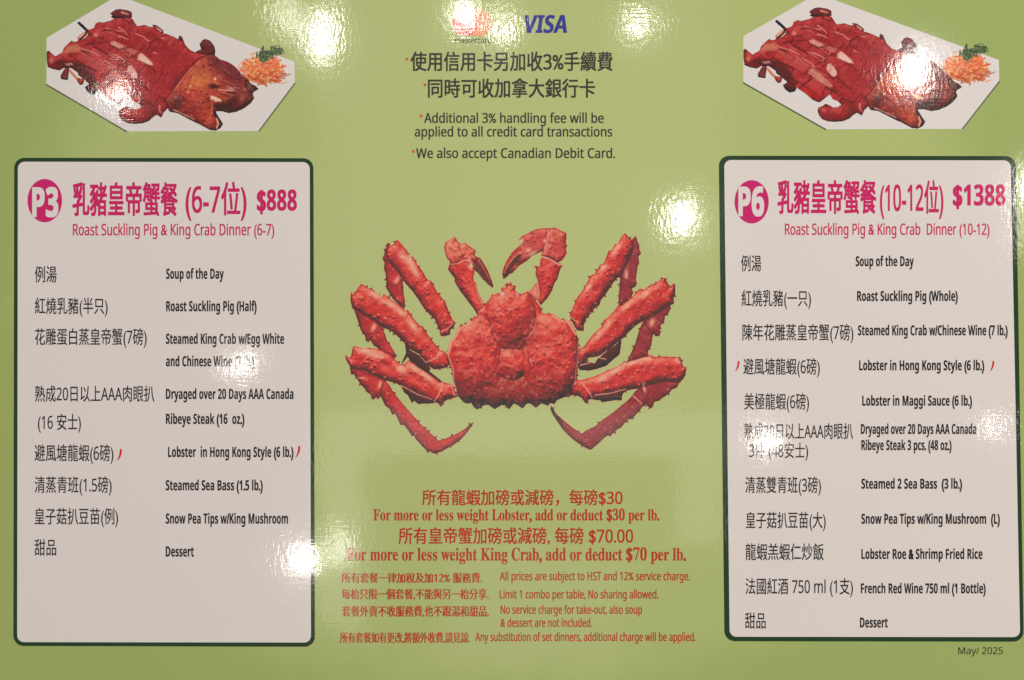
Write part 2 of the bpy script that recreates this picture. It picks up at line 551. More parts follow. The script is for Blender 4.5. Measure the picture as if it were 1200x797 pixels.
# ================================================================== THE SHEET
pts = round_quad([(-34, -40), (1236, -40), (1236, 838), (-34, 838)], 14)
n = len(pts)
vs = [(p[0], p[1], 0.0) for p in pts] + [(p[0], p[1], -0.0010) for p in pts]
fs = [list(range(n)), list(range(2 * n - 1, n - 1, -1))] + [[i, i + n, (i + 1) % n + n, (i + 1) % n] for i in range(n)]
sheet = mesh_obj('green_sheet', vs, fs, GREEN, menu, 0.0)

# ================================================================== DINNER PANELS
def used_chars():
    latin = {
        'bold': 'P36$813 Soup of the Day Roast Suckling Pig (Half) (Whole) Steamed King Crab w/Egg White and Chinese Wine (7 lb.) Dryaged over 20 Days AAA Canada Ribeye Steak (16 oz.) 3 pcs. (48 oz.) Lobster in Hong Kong Style (6 lb.) Steamed Sea Bass (1.5 lb.) Snow Pea Tips w/King Mushroom (L) Dessert Maggi Sauce Steamed 2 Roe & Shrimp Fried Rice French Red Wine 750 ml (1 Bottle) VISA',
        'sans': 'Roast Suckling Pig & King Crab Dinner (6-7) (10-12) Additional 3% handling fee will be applied to all credit card transactions We also accept Canadian Debit Card. mastercard All prices are subject to HST and 12% service charge. Limit 1 combo per table, No sharing allowed. for take-out, soup & dessert not included. Any substitution of set dinners, additional be May/ 2025 $70.00 AAA 48 16 1.5 750 ml',
        'serif': 'For more or less weight Lobster, add or deduct $30 per lb. King Crab, $70'}
    cn = '乳豬皇帝蟹餐位例湯紅燒半只花雕蛋白蒸磅熟成日以上肉眼扒安士避風塘龍蝦清青班子菇豆苗甜品一陳年美極件雙大羔仁炒飯法國酒支使用信卡另加收手續費同時可拿銀行所有或減每套律稅及服務枱限個不能與分享外賣也跟和如更改將額請見諒，'
    return ''.join(STYLE[k](t) for k, t in latin.items()) + cn
L1, L2, L3, L4, L5 = (LAYER * k for k in (1, 2, 3, 4, 5))
def dinner_panel(outer, inner, label):
    p = poly('dinner_panel', round_quad(inner, 8), WHITE, menu, L2)
    p['label'] = label
    poly('panel_border', round_quad(outer, 12), DARKGREEN, p, L1)
    return p
def badge(p, cx, cy, rx, ry, text, x0, x1, base, cap):
    n = 48
    b = poly('number_badge', [(cx + rx * math.cos(2 * math.pi * k / n), cy + ry * math.sin(2 * math.pi * k / n)) for k in range(n)], MAGENTA, p, L3)
    # the white characters are printed in the badge itself
    t = line('badge_text', text, x0, x1, base, cap, WHITE, None, L4, 'bold', 0.020)
    me = t.data
    off = len(b.data.vertices)
    va = [tuple(v.co) for v in b.data.vertices] + [tuple(v.co) for v in me.vertices]
    fa = [tuple(q.vertices) for q in b.data.polygons]; nb = len(fa)
    fa += [tuple(i + off for i in q.vertices) for q in me.polygons]
    bpy.data.objects.remove(t); bpy.data.meshes.remove(me)
    m2 = bpy.data.meshes.new('number_badge'); m2.from_pydata(va, [], fa)
    m2.materials.append(MAGENTA); m2.materials.append(WHITE)
    for q in m2.polygons:
        q.material_index = 0 if q.index < nb else 1
    b.data = m2
    return b
def chili(p, x, y, s=1.0):
    a = [(2.6, -7.5), (3.4, -6.5), (3.3, -3), (2.2, 1), (0.2, 4.6), (-2.6, 7), (-1.0, 3.6), (0.2, 0), (0.8, -3.5), (1.0, -6.5), (1.6, -7.4)]
    poly('chili_mark', [(x + u * s, y + v * s) for u, v in a], CHILI, p, L3)

# ---- left panel
load_glyphs(used_chars())
P = dinner_panel([(16.7, 185), (367.3, 185.5), (369, 758), (15.7, 757)], [(21, 189.6), (363, 190), (364.5, 753), (20.2, 752.5)],
                 'white menu panel with magenta P3 badge and the $888 dinner for 6 to 7')
badge(P, 52.6, 235.2, 20.2, 25.4, 'P3', 37.8, 68.6, 253.6, 33.2)
cjk('title_lettering', '乳豬皇帝蟹餐', 85, 208.5, 214.5, 252.5, TITLE, P, L3, 0.028, 0.015)
cjk('title_lettering', '(6-7位)', 217.5, 289, 214, 252, TITLE, P, L3, 0.020, 0.012)
line('price_lettering', '$888', 301, 348, 246.6, 24, TITLE, P, L3, 'bold', 0.014, 0.008)
line('subtitle_lettering', 'Roast Suckling Pig & King Crab Dinner (6-7)', 85.5, 321.5, 275.8, 13.2, ROSE, P, L3, 'sans', 0.016, 0.008)
for s, x0, x1, t, b in [('例湯', 41, 66.5, 312, 331), ('紅燒乳豬(半只)', 41, 126.3, 349, 368), ('花雕蛋白蒸皇帝蟹(7磅)', 41, 172, 385, 404.3),
                        ('熟成20日以上AAA肉眼扒', 41, 181, 452, 470.7), ('(16 安士)', 44.5, 95, 485, 504), ('避風塘龍蝦(6磅)', 40.5, 133, 521, 540.5),
                        ('清蒸青班(1.5磅)', 40.7, 131, 558.5, 577.5), ('皇子菇扒豆苗(例)', 40.7, 138.5, 595.5, 614.5), ('甜品', 40.7, 66, 632, 651)]:
    cjk('dish_lettering', s, x0, x1, t, b, BLACK, P, L3, 0.009, 0.005)
for s, x0, x1, b in [('Soup of the Day', 194.8, 262.4, 326.8), ('Roast Suckling Pig (Half)', 194.8, 300.8, 364.8), ('Steamed King Crab w/Egg White', 194.5, 333, 403),
                     ('and Chinese Wine (7 lb.)', 194.5, 298, 429.3), ('Dryaged over 20 Days AAA Canada', 194.5, 344, 467.6), ('Ribeye Steak (16  oz.)', 194.5, 286.5, 496.8),
                     ('Lobster  in Hong Kong Style (6 lb.)', 197, 344, 535.6), ('Steamed Sea Bass (1.5 lb.)', 194.3, 308, 574.6), ('Snow Pea Tips w/King Mushroom', 194.3, 337.6, 613.6),
                     ('Dessert', 194.3, 227.3, 652.2)]:
    line('dish_lettering', s, x0, x1, b, 11.8, BLACK, P, L3, 'bold', 0.014, 0.006)
chili(P, 139.5, 533.5)
chili(P, 348.5, 530)

# ---- right panel (printed leaning with the sheet's perspective)
Q = dinner_panel([(842.3, 182.6), (1190.3, 183), (1199.6, 752), (849, 751.5)], [(848.6, 187.6), (1184.3, 188), (1195.4, 746.6), (855, 746.2)],
                 'white menu panel with magenta P6 badge and the $1388 dinner for 10 to 12')
badge(Q, 880.8, 236.6, 20, 25.4, 'P6', 865.2, 895.4, 252.6, 33)
cjk('title_lettering', '乳豬皇帝蟹餐', 911, 1027, 212, 250, TITLE, Q, L3, 0.028, 0.015)
cjk('title_lettering', '(10-12位)', 1031, 1105.5, 212, 250, TITLE, Q, L3, 0.020, 0.012)
line('price_lettering', '$1388', 1116.5, 1178, 240.6, 24, TITLE, Q, L3, 'bold', 0.014, 0.008)
line('subtitle_lettering', 'Roast Suckling Pig & King Crab  Dinner (10-12)', 919.7, 1159.5, 275.2, 13, ROSE, Q, L3, 'sans', 0.016, 0.008)
for s, x0, x1, t, b in [('例湯', 868.5, 892, 299.3, 318), ('紅燒乳豬(一只)', 869, 950.3, 340, 359), ('陳年花雕蒸皇帝蟹(7磅)', 870, 1000, 380, 399),
                        ('避風塘龍蝦(6磅)', 871, 960.7, 420, 439), ('美極龍蝦(6磅)', 872, 948, 461, 480), ('熟成20日以上AAA肉眼扒', 872, 999.5, 496, 514.5),
                        ('3件 (48安士)', 877.5, 947, 518.5, 537), ('清蒸雙青班(3磅)', 873.3, 962, 558.7, 577.7), ('皇子菇扒豆苗(大)', 874, 967.6, 600, 619),
                        ('龍蝦羔蝦仁炒飯', 873.5, 965.3, 637, 656.3), ('法國紅酒 750 ml (1支)', 873.5, 999.5, 677.5, 696.5), ('甜品', 873, 897.2, 718, 736.6)]:
    cjk('dish_lettering', s, x0, x1, t, b, BLACK, Q, L3, 0.009, 0.005)
for s, x0, x1, b in [('Soup of the Day', 1002.7, 1070.8, 312), ('Roast Suckling Pig (Whole)', 1004.3, 1122.3, 352.8), ('Steamed King Crab w/Chinese Wine (7 lb.)', 1005.3, 1180.8, 393),
                     ('Lobster in Hong Kong Style (6 lb.)', 1006.7, 1153.3, 434), ('Lobster in Maggi Sauce (6 lb.)', 1010.3, 1139, 475.4), ('Dryaged over 20 Days AAA Canada', 1008.7, 1144, 508.6),
                     ('Ribeye Steak 3 pcs. (48 oz.)', 1009.3, 1115, 527.5), ('Steamed 2 Sea Bass  (3 lb.)', 1009.3, 1127.3, 572.7), ('Snow Pea Tips w/King Mushroom  (L)', 1009.3, 1171.7, 613.8),
                     ('Lobster Roe & Shrimp Fried Rice', 1009.3, 1151.3, 655), ('French Red Wine 750 ml (1 Bottle)', 1008.7, 1155, 695.3), ('Dessert', 1007.7, 1040.3, 735.3)]:
    line('dish_lettering', s, x0, x1, b, 11.6, BLACK, Q, L3, 'bold', 0.014, 0.006)
chili(Q, 863.5, 429.5, 0.9)
chili(Q, 1162, 429.5, 0.9)

# ================================================================== CENTRE PRINT
def star(x, y):
    out = []
    for k in range(10):
        r = 2.6 if k % 2 == 0 else 1.0
        a = math.pi / 2 + k * math.pi / 5
        out.append((x + r * math.cos(a), y - r * math.sin(a)))
    poly('star_mark', out, CHILI, menu, L2)
for x, y in ((477, 69.5), (498, 99.5), (493.5, 136), (484.5, 177.5)): star(x, y)
cjk('notice_lettering', '使用信用卡另加收3%手續費', 481, 718, 61, 83, BLACKG, menu, L1, 0.019, 0.012)
cjk('notice_lettering', '同時可收加拿大銀行卡', 501.5, 697.5, 92.5, 114.3, BLACKG, menu, L1, 0.019, 0.012)
line('notice_lettering', 'Additional 3% handling fee will be', 497, 707.5, 144, 11.3, BLACKG, menu, L1, 'sans', 0.019, 0.010)
line('notice_lettering', 'applied to all credit card transactions', 486, 717.5, 160, 11.3, BLACKG, menu, L1, 'sans', 0.019, 0.010)
line('notice_lettering', 'We also accept Canadian Debit Card.', 487.5, 720.8, 185.2, 11.3, BLACKG, menu, L1, 'sans', 0.019, 0.010)

def disc(cx, cy, r, n=40): return [(cx + r * math.cos(2 * math.pi * k / n), cy + r * math.sin(2 * math.pi * k / n)) for k in range(n)]
logo = poly('card_logo', disc(560.5, 27, 15.5), LOGOORANGE, menu, L1)
logo['label'] = 'card logo of two overlapping discs, red and orange, over small lettering'
poly('logo_disc', disc(545.5, 27, 15.5), LOGORED, logo, L2)
line('logo_lettering', 'mastercard', 533, 575.5, 50.4, 6.5, BLACK, logo, L1, 'sans', 0.01)
v = line('card_logo', 'VISA', 612, 664.5, 38.6, 20.8, BLUE, menu, L1, 'bold', 0.02, 0.0, shear=0.14)
v['label'] = 'card logo of slanted dark blue capital letters'

cjk('surcharge_lettering', '所有龍蝦加磅或減磅，每磅$30', 494.5, 729.5, 574, 592, RED, menu, L1, 0.016, 0.010)
line('surcharge_lettering', 'For more or less weight Lobster, add or deduct $30 per lb.', 437.5, 772.8, 609.8, 13, RED, menu, L1, 'serif', 0.010, 0.003, capref=0.68)
cjk('surcharge_lettering', '所有皇帝蟹加磅或減磅, 每磅 $70.00', 467, 742, 618.3, 637.3, RED, menu, L1, 0.016, 0.010)
line('surcharge_lettering', 'For more or less weight King Crab, add or deduct $70 per lb.', 406.5, 803.8, 656.8, 14.6, RED, menu, L1, 'serif', 0.010, 0.003, capref=0.68)
for s, x0, x1, t, b in [('所有套餐一律加稅及加12% 服務費.', 400.3, 565, 671.3, 683), ('每枱只限一個套餐,不能與另一枱分享.', 400.3, 572.8, 690, 702.3),
                        ('套餐外賣不收服務費,也不跟湯和甜品.', 400.8, 573, 710, 722.6), ('所有套餐如有更改,將額外收費,請見諒.', 398.4, 551, 741, 753.4)]:
    cjk('condition_lettering', s, x0, x1, t, b, BROWN, menu, L1, 0.034, 0.0)
for s, x0, x1, b in [('All prices are subject to HST and 12% service charge.', 585.6, 808.5, 680), ('Limit 1 combo per table, No sharing allowed.', 585.6, 771.5, 701.3),
                     ('No service charge for take-out, also soup', 586.6, 752.4, 719.2), ('& dessert are not included.', 586.6, 693.8, 734.6),
                     ('Any substitution of set dinners, additional charge will be applied.', 557, 815.2, 751.2)]:
    line('condition_lettering', s, x0, x1, b, 9.6, BROWN, menu, L1, 'sans', 0.024, 0.010)
line('date_lettering', 'May/ 2025', 1123, 1175.3, 766.6, 8, BLACKG, menu, L1, 'sans', 0.004)

# ================================================================== KING CRAB PICTURE
crab_l = {}
LEG_LT_back = [(453.5, 284), (455, 290), (450, 292), (451, 297), (448.3, 303), (451, 308), (450, 315), (452, 320), (453, 332), (453, 338), (456, 343), (460, 350), (466, 356), (474.3, 361.5), (474.3, 352), (473, 345), (472, 332), (470.5, 326), (466, 314), (458, 296)]
LEG_LT = [(465.5, 280.3), (472, 288), (477.3, 294), (479.5, 302), (484, 300.3), (489, 310), (494, 316.5), (501, 328), (505.5, 329.3), (511, 340), (519, 351), (521, 352), (525, 363), (530, 374), (534, 378), (532, 382.5), (528, 387), (526, 393), (516.5, 394), (515.5, 388), (513, 382), (510, 375), (504, 369), (498, 363), (491, 352), (484, 342), (475, 332), (469, 322), (464.5, 316), (460, 312), (453.5, 305), (452.5, 299), (453, 292), (456, 290), (462, 286)]
LEG_LM_back = [(413, 357), (416, 366), (419, 375), (423, 387), (428, 394), (429, 399.5), (432, 401), (434, 398.5), (438, 405), (443, 408), (448, 416), (464, 420), (463, 414), (457.7, 405), (453, 398), (451, 391), (447, 384), (440, 376), (425, 360)]
LEG_LM = [(423, 332.6), (432, 338), (438, 340.3), (447, 349), (450, 344.5), (458, 351), (470, 359), (475, 364), (478, 363.3), (485, 374), (493, 382.5), (495, 381.6), (501, 392), (508, 401), (516, 410.5), (521, 412), (525, 418), (527, 428), (520, 431.5), (509, 433), (504, 430), (499, 424.5), (491, 415), (480, 409), (473, 401), (466, 394), (460, 389), (452, 385), (446, 382.5), (440, 377), (430, 371), (421, 366), (413.5, 362), (412, 357), (411, 352), (411.3, 342), (414.5, 346), (418, 340)]
LEG_LM_under = [(474, 399), (480, 410), (492, 417), (499, 425), (505, 432), (503, 435), (517, 446), (519, 449), (513, 449), (505, 441), (490, 431), (481, 424), (478, 418), (470, 428), (476, 413), (475, 405)]
LEG_LB_back = [(410, 428), (411.5, 439), (415, 438.5), (419, 445), (424, 452), (428, 456), (429, 459), (434, 462), (437.8, 469), (440.5, 465), (443.5, 468.5), (446, 464), (452, 476), (457, 479.5), (460, 486.5), (462.5, 484.5), (466, 490), (469.5, 498.3), (473, 497.5), (479, 505), (483, 511.5), (485, 510.5), (488, 515.5), (494, 522), (499, 527), (501.5, 531), (503.5, 529), (508, 531.5), (517, 529.5), (522, 526.5), (532, 521), (540, 515), (548, 506), (553, 498.5), (555.2, 494.3), (549, 499), (543, 504), (533, 509.5), (523, 514), (514, 516.8), (507, 510), (500, 504), (493, 497), (485, 488), (476, 478), (466, 466), (460, 458), (456, 451), (448, 443), (430, 430)]
LEG_LB = [(414.5, 405.6), (425, 408.3), (433, 408), (443, 409), (452, 413), (458, 416), (463, 421), (469, 427), (474, 427), (479, 422), (490, 430), (505, 440), (515, 447.5), (520, 448), (524, 449.5), (529, 450), (533, 458), (536.5, 465), (530, 466.8), (524, 468.5), (520, 471.5), (516.7, 477), (513, 472.3), (508, 471), (495, 465.5), (487, 460.5), (478, 457), (470, 452.5), (465, 449.5), (455, 446.5), (449, 445), (440, 441), (427, 434.5), (412, 432.5), (408, 426), (405.5, 421), (405, 416), (410, 420), (411.8, 416), (413, 410)]
LEG_LB_under = [(470, 452), (474, 460.5), (478, 463), (483, 473), (485, 469.5), (490, 473.3), (508, 472.5), (510, 470), (496, 464), (480, 456)]
LEG_RT_back = [(741, 281), (743, 278.5), (745, 276.8), (747, 283), (749, 287), (749, 292), (751.2, 297), (748, 300.5), (749, 309.3), (747, 312), (746, 320), (745, 328), (746.3, 332), (744.5, 336), (740, 338), (742, 343), (738, 351), (731, 355), (725.5, 361), (725, 350), (726, 340), (727, 325), (731, 312), (736, 298)]
LEG_RT = [(732, 273.3), (736, 277), (741, 282), (743, 290), (739, 302), (733, 313), (726.5, 325.5), (724, 325.3), (719, 331), (711, 343), (704, 352), (702.5, 357.5), (697, 361), (692, 368), (687, 374), (684, 381), (684, 388), (676, 387), (672, 380), (667.5, 371), (670, 364), (673, 357), (677, 348), (679.5, 345), (684, 339), (689, 329.5), (693, 322.3), (696.5, 322), (701, 315), (703, 310.5), (708, 309), (711, 301), (713.5, 293.6), (717, 294), (720.5, 286.5), (724, 285.5), (729, 277)]
LEG_RM_back = [(787, 350), (786, 358), (784, 366), (779, 371), (778, 379.5), (775, 379), (773, 387), (773.5, 393), (768, 394.5), (767, 391.5), (765, 392), (763, 405), (759, 412), (759.5, 417), (748, 421), (735, 424), (740, 413), (745, 402), (748, 391), (752, 380), (762, 362)]
LEG_RM = [(778.3, 325), (782.5, 332), (786, 336), (788.5, 332.3), (790.7, 332), (791.3, 344), (789, 350), (790, 355.5), (786, 357.5), (776, 364), (766, 371), (758, 375), (753.5, 376.5), (745, 381.5), (737, 389), (731, 396), (727, 398.5), (720, 404.5), (712, 410.5), (705, 415.5), (699, 418), (690, 419), (686, 424), (679, 427), (676, 414), (680, 408.5), (685, 406), (690, 398.5), (697, 390), (705, 383.5), (708, 375), (711.5, 373), (717, 367.5), (720, 364.5), (724, 358.6), (728.5, 358), (735, 352.5), (742, 346.5), (750, 338.3), (755, 339.5), (761, 335), (764, 332.8), (767, 333.3), (772, 329.5)]
LEG_RM_under = [(677, 426), (688, 424), (697, 426), (701, 420), (706, 416), (713, 410), (722, 404), (728, 398), (727.5, 405), (726, 415.5), (720, 420), (711, 428.5), (702, 431.5), (695, 433.2), (690, 434.2), (679, 433.3)]
LEG_RB_back = [(799, 446), (795, 450), (793.5, 454), (788, 456), (781, 463.5), (776, 466), (773, 469.5), (767, 470.5), (764, 478.3), (758, 475.5), (757, 472.5), (752, 478), (744, 487), (740, 491.5), (738, 490.5), (732, 496), (728, 500.8), (722, 504), (715, 511.5), (712.5, 510), (708, 513), (702, 519), (694, 526), (692, 527), (686, 524.5), (677, 519), (669, 513), (660, 504), (652, 492), (647, 484), (645, 474.5), (652, 485), (662, 494), (672, 502), (682, 508.6), (686, 505), (697, 500), (705, 493), (715, 486), (725, 478), (735, 470), (741, 463.5), (745, 458), (751, 454), (770, 446)]
LEG_RB = [(672, 445), (680, 446), (688, 444), (697, 441), (700, 440), (709, 436), (712.5, 433.4), (715, 433.6), (728, 427), (731.5, 422.6), (735, 424.5), (745, 421.5), (757, 417.5), (763, 416.3), (768, 419), (777, 418), (790, 418.8), (797, 418.3), (799, 425), (801, 430), (804.5, 430.6), (803, 440), (800, 445), (794, 448.5), (780, 447.5), (768, 449), (757, 453), (750, 455), (738, 456.8), (730, 459), (717, 462.5), (705, 464.5), (697, 465.3), (691, 468), (686.3, 473), (682, 466.5), (677, 463.8), (671, 462.5), (670, 455)]
LEG_RB_under = [(691, 467.5), (697, 464), (718, 460), (733, 457.5), (729, 463), (728.5, 469), (722, 468.8), (705, 471.3), (703.5, 469)]
BODY = [(594, 331), (597, 334), (598, 329.5), (600.3, 335), (604.5, 335), (603, 340), (606.5, 343.5), (611, 345), (618, 341.5), (624, 348), (629, 354), (633, 359), (635, 367), (640, 368), (648, 368), (655, 373), (662, 376), (665, 374), (672, 384), (676, 392), (678, 402), (678.5, 411), (677.5, 421), (677, 432), (676, 443), (673, 448), (670.5, 456), (671, 463), (661, 465.5), (656, 467.5), (652.5, 469), (650, 473.5), (645, 472), (642.5, 475.5), (635, 472.5), (628, 478), (621, 472.5), (617, 473), (612.5, 479), (606, 474), (602, 473), (597, 479.5), (592, 475), (588, 474.5), (579.5, 479.7), (573, 474.5), (569, 474.3), (565, 476), (560, 480), (556, 477.5), (552.5, 472.3), (547, 472.5), (543, 471), (540, 467.5), (537, 464.5), (534, 455), (531, 444.5), (530, 435), (526.5, 425), (524.5, 417), (526, 405), (528, 400), (532, 396), (535, 390), (537.5, 383), (544, 381), (550, 378), (554, 373), (560, 371), (560, 364), (566, 359.5), (570, 355), (575, 349), (577, 344.5), (580, 346), (584, 342.5), (585.5, 345.5), (588.5, 341), (587.5, 337.5), (591, 337), (593, 338)]
CLAW_L_arm = [(530, 304), (527.5, 308.5), (525, 315.5), (529, 321), (533, 326), (533.5, 331), (540, 342), (544, 347), (547, 351), (555, 361.5), (560, 369.5), (566, 362), (564, 356), (558.5, 345), (555.5, 331), (554.5, 325), (556, 318), (551, 305), (545, 303)]
CLAW_L_skin = [(555, 331), (557.5, 330.5), (560, 343), (565, 352), (567, 358), (561, 359), (557, 350)]
CLAW_L_palm = [(533.3, 277.6), (536, 283), (540, 286), (545.5, 285), (551, 289.5), (557.5, 293.6), (556, 299), (559, 303), (556, 309), (552, 314), (545, 305), (537, 308), (530, 310), (527, 306), (524, 303), (522, 296), (520.7, 288.5), (522, 284.5), (528, 281)]
CLAW_L_finger = [(553, 300), (558, 301), (563, 303), (567, 309), (571.5, 317), (575, 326), (577.5, 333), (578, 337.7), (573, 334), (566, 327.5), (560, 319.5), (556, 316.5), (551, 308)]
CLAW_R_arm = [(626, 311.6), (628.5, 315), (628, 321), (630, 327), (632, 335), (633, 346), (631, 354), (634, 357.5), (641, 350), (647, 340), (650, 331), (652.5, 328), (654.3, 322), (657, 314), (660.3, 311), (652, 307), (644, 304), (638, 299), (633.5, 304), (633, 312.5)]
CLAW_R_skin = [(628, 332), (632, 331), (634, 345), (633, 353), (627, 350), (619, 342.5), (624, 338)]
CLAW_R_palm = [(645, 268), (649, 266.6), (653, 268), (658, 271), (663.3, 273), (663.5, 278), (663, 285), (664.7, 288), (663, 291), (664, 297), (661, 302), (657.5, 306), (653, 308), (645, 303), (638, 301), (634.5, 300), (637, 292), (639, 284), (641, 274)]
CLAW_R_finger = [(590, 327), (588.8, 321), (591, 312), (595, 304), (601, 295), (608, 289), (612, 286), (608.5, 280.5), (611, 277.5), (616, 275), (624, 270.8), (629, 268.7), (637, 267.8), (645, 268), (643, 276), (640, 285), (637.5, 293), (632, 296), (624, 299.5), (617, 306), (608, 311.5), (601, 319.5), (597, 321), (594.5, 324)]

crab = None
def crab_part(name, box, fn, z):
    p = Paint(*box); fn(p); p.speckle(0.05, 1.3, 91)
    return p.to_obj(name, crab, z)

# printed pale cut-out margin round the animal: the picture itself
allp = [LEG_LT_back, LEG_LT, LEG_LM_back, LEG_LM, LEG_LM_under, LEG_LB_back, LEG_LB, LEG_LB_under, LEG_RT_back, LEG_RT, LEG_RM_back, LEG_RM, LEG_RM_under,
        LEG_RB_back, LEG_RB, LEG_RB_under, BODY, CLAW_L_arm, CLAW_L_palm, CLAW_L_finger, CLAW_R_arm, CLAW_R_palm, CLAW_R_finger, CLAW_L_skin, CLAW_R_skin]
p = Paint(400, 262, 810, 536)
for q in allp:
    w = p.win(q, 3)
    X, Y = p.X[w], p.Y[w]
    p.a[w] |= inside(X, Y, q) | (seg_dist(X, Y, q) < 0.85)
p.rgb[...] = (206, 172, 122)
p.rgb += (fbm(p.X, p.Y, 3, 4, 2) * 40)[..., None]
crab = p.to_obj('king_crab_picture', menu, L1)
crab['label'] = 'printed picture of a spiny red king crab seen from above, legs spread'

def leg(name, back, front, under, zk, seed, dark=False, pale=None, joint=None, tipdark=None, endseam=None):
    pts = back + front + (under or [])
    box = (min(q[0] for q in pts) - 2, min(q[1] for q in pts) - 2, max(q[0] for q in pts) + 2, max(q[1] for q in pts) + 2)
    def fn(p):
        if under: p.shape(under, DARKCRAB, 6, seed=seed + 1, bias=-0.12)
        p.shape(back, REDDARK if dark else CRAB, 7, seed=seed + 2, tub=0.008, tubr=0.9, tubh=0.9, dots=0.006, spines=11.0, bias=-0.10 if not dark else -0.02, light=(0.1, -0.6, 0.75))
        p.shape(front, CRAB, 10, seed=seed + 3, tub=0.008, tubr=1.2, tubh=0.9, dots=0.010, spines=12.0, contrast=1.6, light=(-0.08 if not dark else -0.3, -0.72, 0.66), bias=0.03 if not dark else -0.02)
        if pale: 
            for (x, y, rx, ry, a) in pale: p.blob(x, y, rx * 1.15, ry * 1.15, a, (236, 172, 144), 0.85)
        if joint:
            for j in joint: p.stroke(j, 1.3, 0.9, (84, 26, 34), 0.7)
        if endseam:
            for j in endseam: p.stroke(j, 1.5, 1.1, (232, 160, 140), 0.85)
        if tipdark:
            for (x, y, rx, ry, a) in tipdark: p.blob(x, y, rx, ry, a, (52, 36, 36), 0.85)
        rn = random.Random(seed)
        # spine tips, darker
        for q in front[::2]: p.blob(q[0], q[1], 1.5, 1.5, 0, (112, 30, 36), 0.55)
        for q in back[::3]: p.blob(q[0], q[1], 1.3, 1.3, 0, (92, 26, 32), 0.5)
    return crab_part(name, box, fn, zk)

Z = [L1 + 0.00003 + 0.000012 * k for k in range(12)]
leg('leg', LEG_LT_back, LEG_LT, None, Z[0], 11, pale=[(465.5, 328, 2.2, 4.5, 25), (472, 301, 6, 3.5, 35), (481, 306, 3.5, 8, -30), (486, 318, 3, 8, -35)],
    joint=[[(452, 297), (456, 307), (463, 315), (469, 322)], [(459, 335), (466, 334), (470, 328)]], endseam=[[(517, 388.5), (524, 386), (531, 379)]])
leg('leg', LEG_LM_back, LEG_LM, LEG_LM_under, Z[1], 23, pale=[(438, 384, 2.6, 5, 15), (441, 346, 7, 3.4, 25), (458, 357, 8, 3.2, 30), (470, 366, 6, 3, 40), (484, 382, 3.4, 9, -38)],
    joint=[[(413, 361), (422, 366), (428, 371), (436, 375), (444, 381)], [(430, 393), (437, 391), (442, 384)]], endseam=[[(516, 411), (512, 419), (505, 422.5), (499, 424.5), (493, 418)], [(505, 432), (508, 437)]])
leg('leg', LEG_LB_back, LEG_LB, LEG_LB_under, Z[2], 37, pale=[(445, 451, 1.8, 4.5, 20), (428, 411, 8, 3, 8), (441, 417, 9, 2.6, 8), (470, 433, 7, 3.4, 30), (485, 431, 9, 3, 33), (500, 441, 10, 2.6, 35), (424, 443, 5, 0.9, 5)],
    joint=[[(409, 429), (418, 434), (430, 438), (442, 443), (452, 447)], [(445, 460), (448, 453), (449, 447)]], endseam=[[(519, 449), (516, 458), (514, 463), (509, 470)], [(470, 452), (480, 457), (489, 462), (506, 468)], [(528, 450), (531, 458), (533, 464)]],
    tipdark=[(552, 499, 5, 2, -50)])
leg('leg', LEG_RT_back, LEG_RT, None, Z[3], 41, dark=True, pale=[(734, 322, 2, 5.5, 5), (707, 314, 4.5, 2.2, -55), (690, 336, 7, 2.4, -55), (723, 291, 8, 2.6, -55)],
    joint=[[(741, 285), (740, 298), (735, 308), (727, 325)], [(730, 326), (738, 331), (744, 332)]], endseam=[[(668, 371), (673, 375), (678, 378)]])
leg('leg', LEG_RM_back, LEG_RM, LEG_RM_under, Z[4], 53, dark=True, pale=[(764, 378, 2.6, 5, 15), (735, 358, 9, 2.4, -40), (712, 381, 7, 2.4, -48), (701, 394, 6, 2.4, -42), (756, 345, 8, 2.6, -38)],
    joint=[[(788, 353), (778, 361), (770, 366), (760, 373)], [(756, 377), (758, 384), (768, 390)]], endseam=[[(704, 417), (711, 411)], [(700, 419), (710, 421)], [(680, 428), (692, 425)]])
leg('leg', LEG_RB_back, LEG_RB, LEG_RB_under, Z[5], 67, dark=True, pale=[(755, 456, 1.4, 5, -10), (738, 425.5, 12, 2.2, -14), (722, 434, 10, 2.6, -24), (758, 421, 7, 1.8, 0), (706, 444, 8, 3, -18), (795, 424, 3, 2, 45)],
    joint=[[(798, 444), (786, 446), (772, 449), (760, 451)], [(752, 457), (757, 463), (758, 472)]], endseam=[[(742, 464), (752, 473)], [(697, 463), (715, 461), (733, 456)], [(681, 448), (688, 456), (694, 466)]],
    tipdark=[(648, 481, 4, 8, -30), (655, 493, 3, 8, -35)])

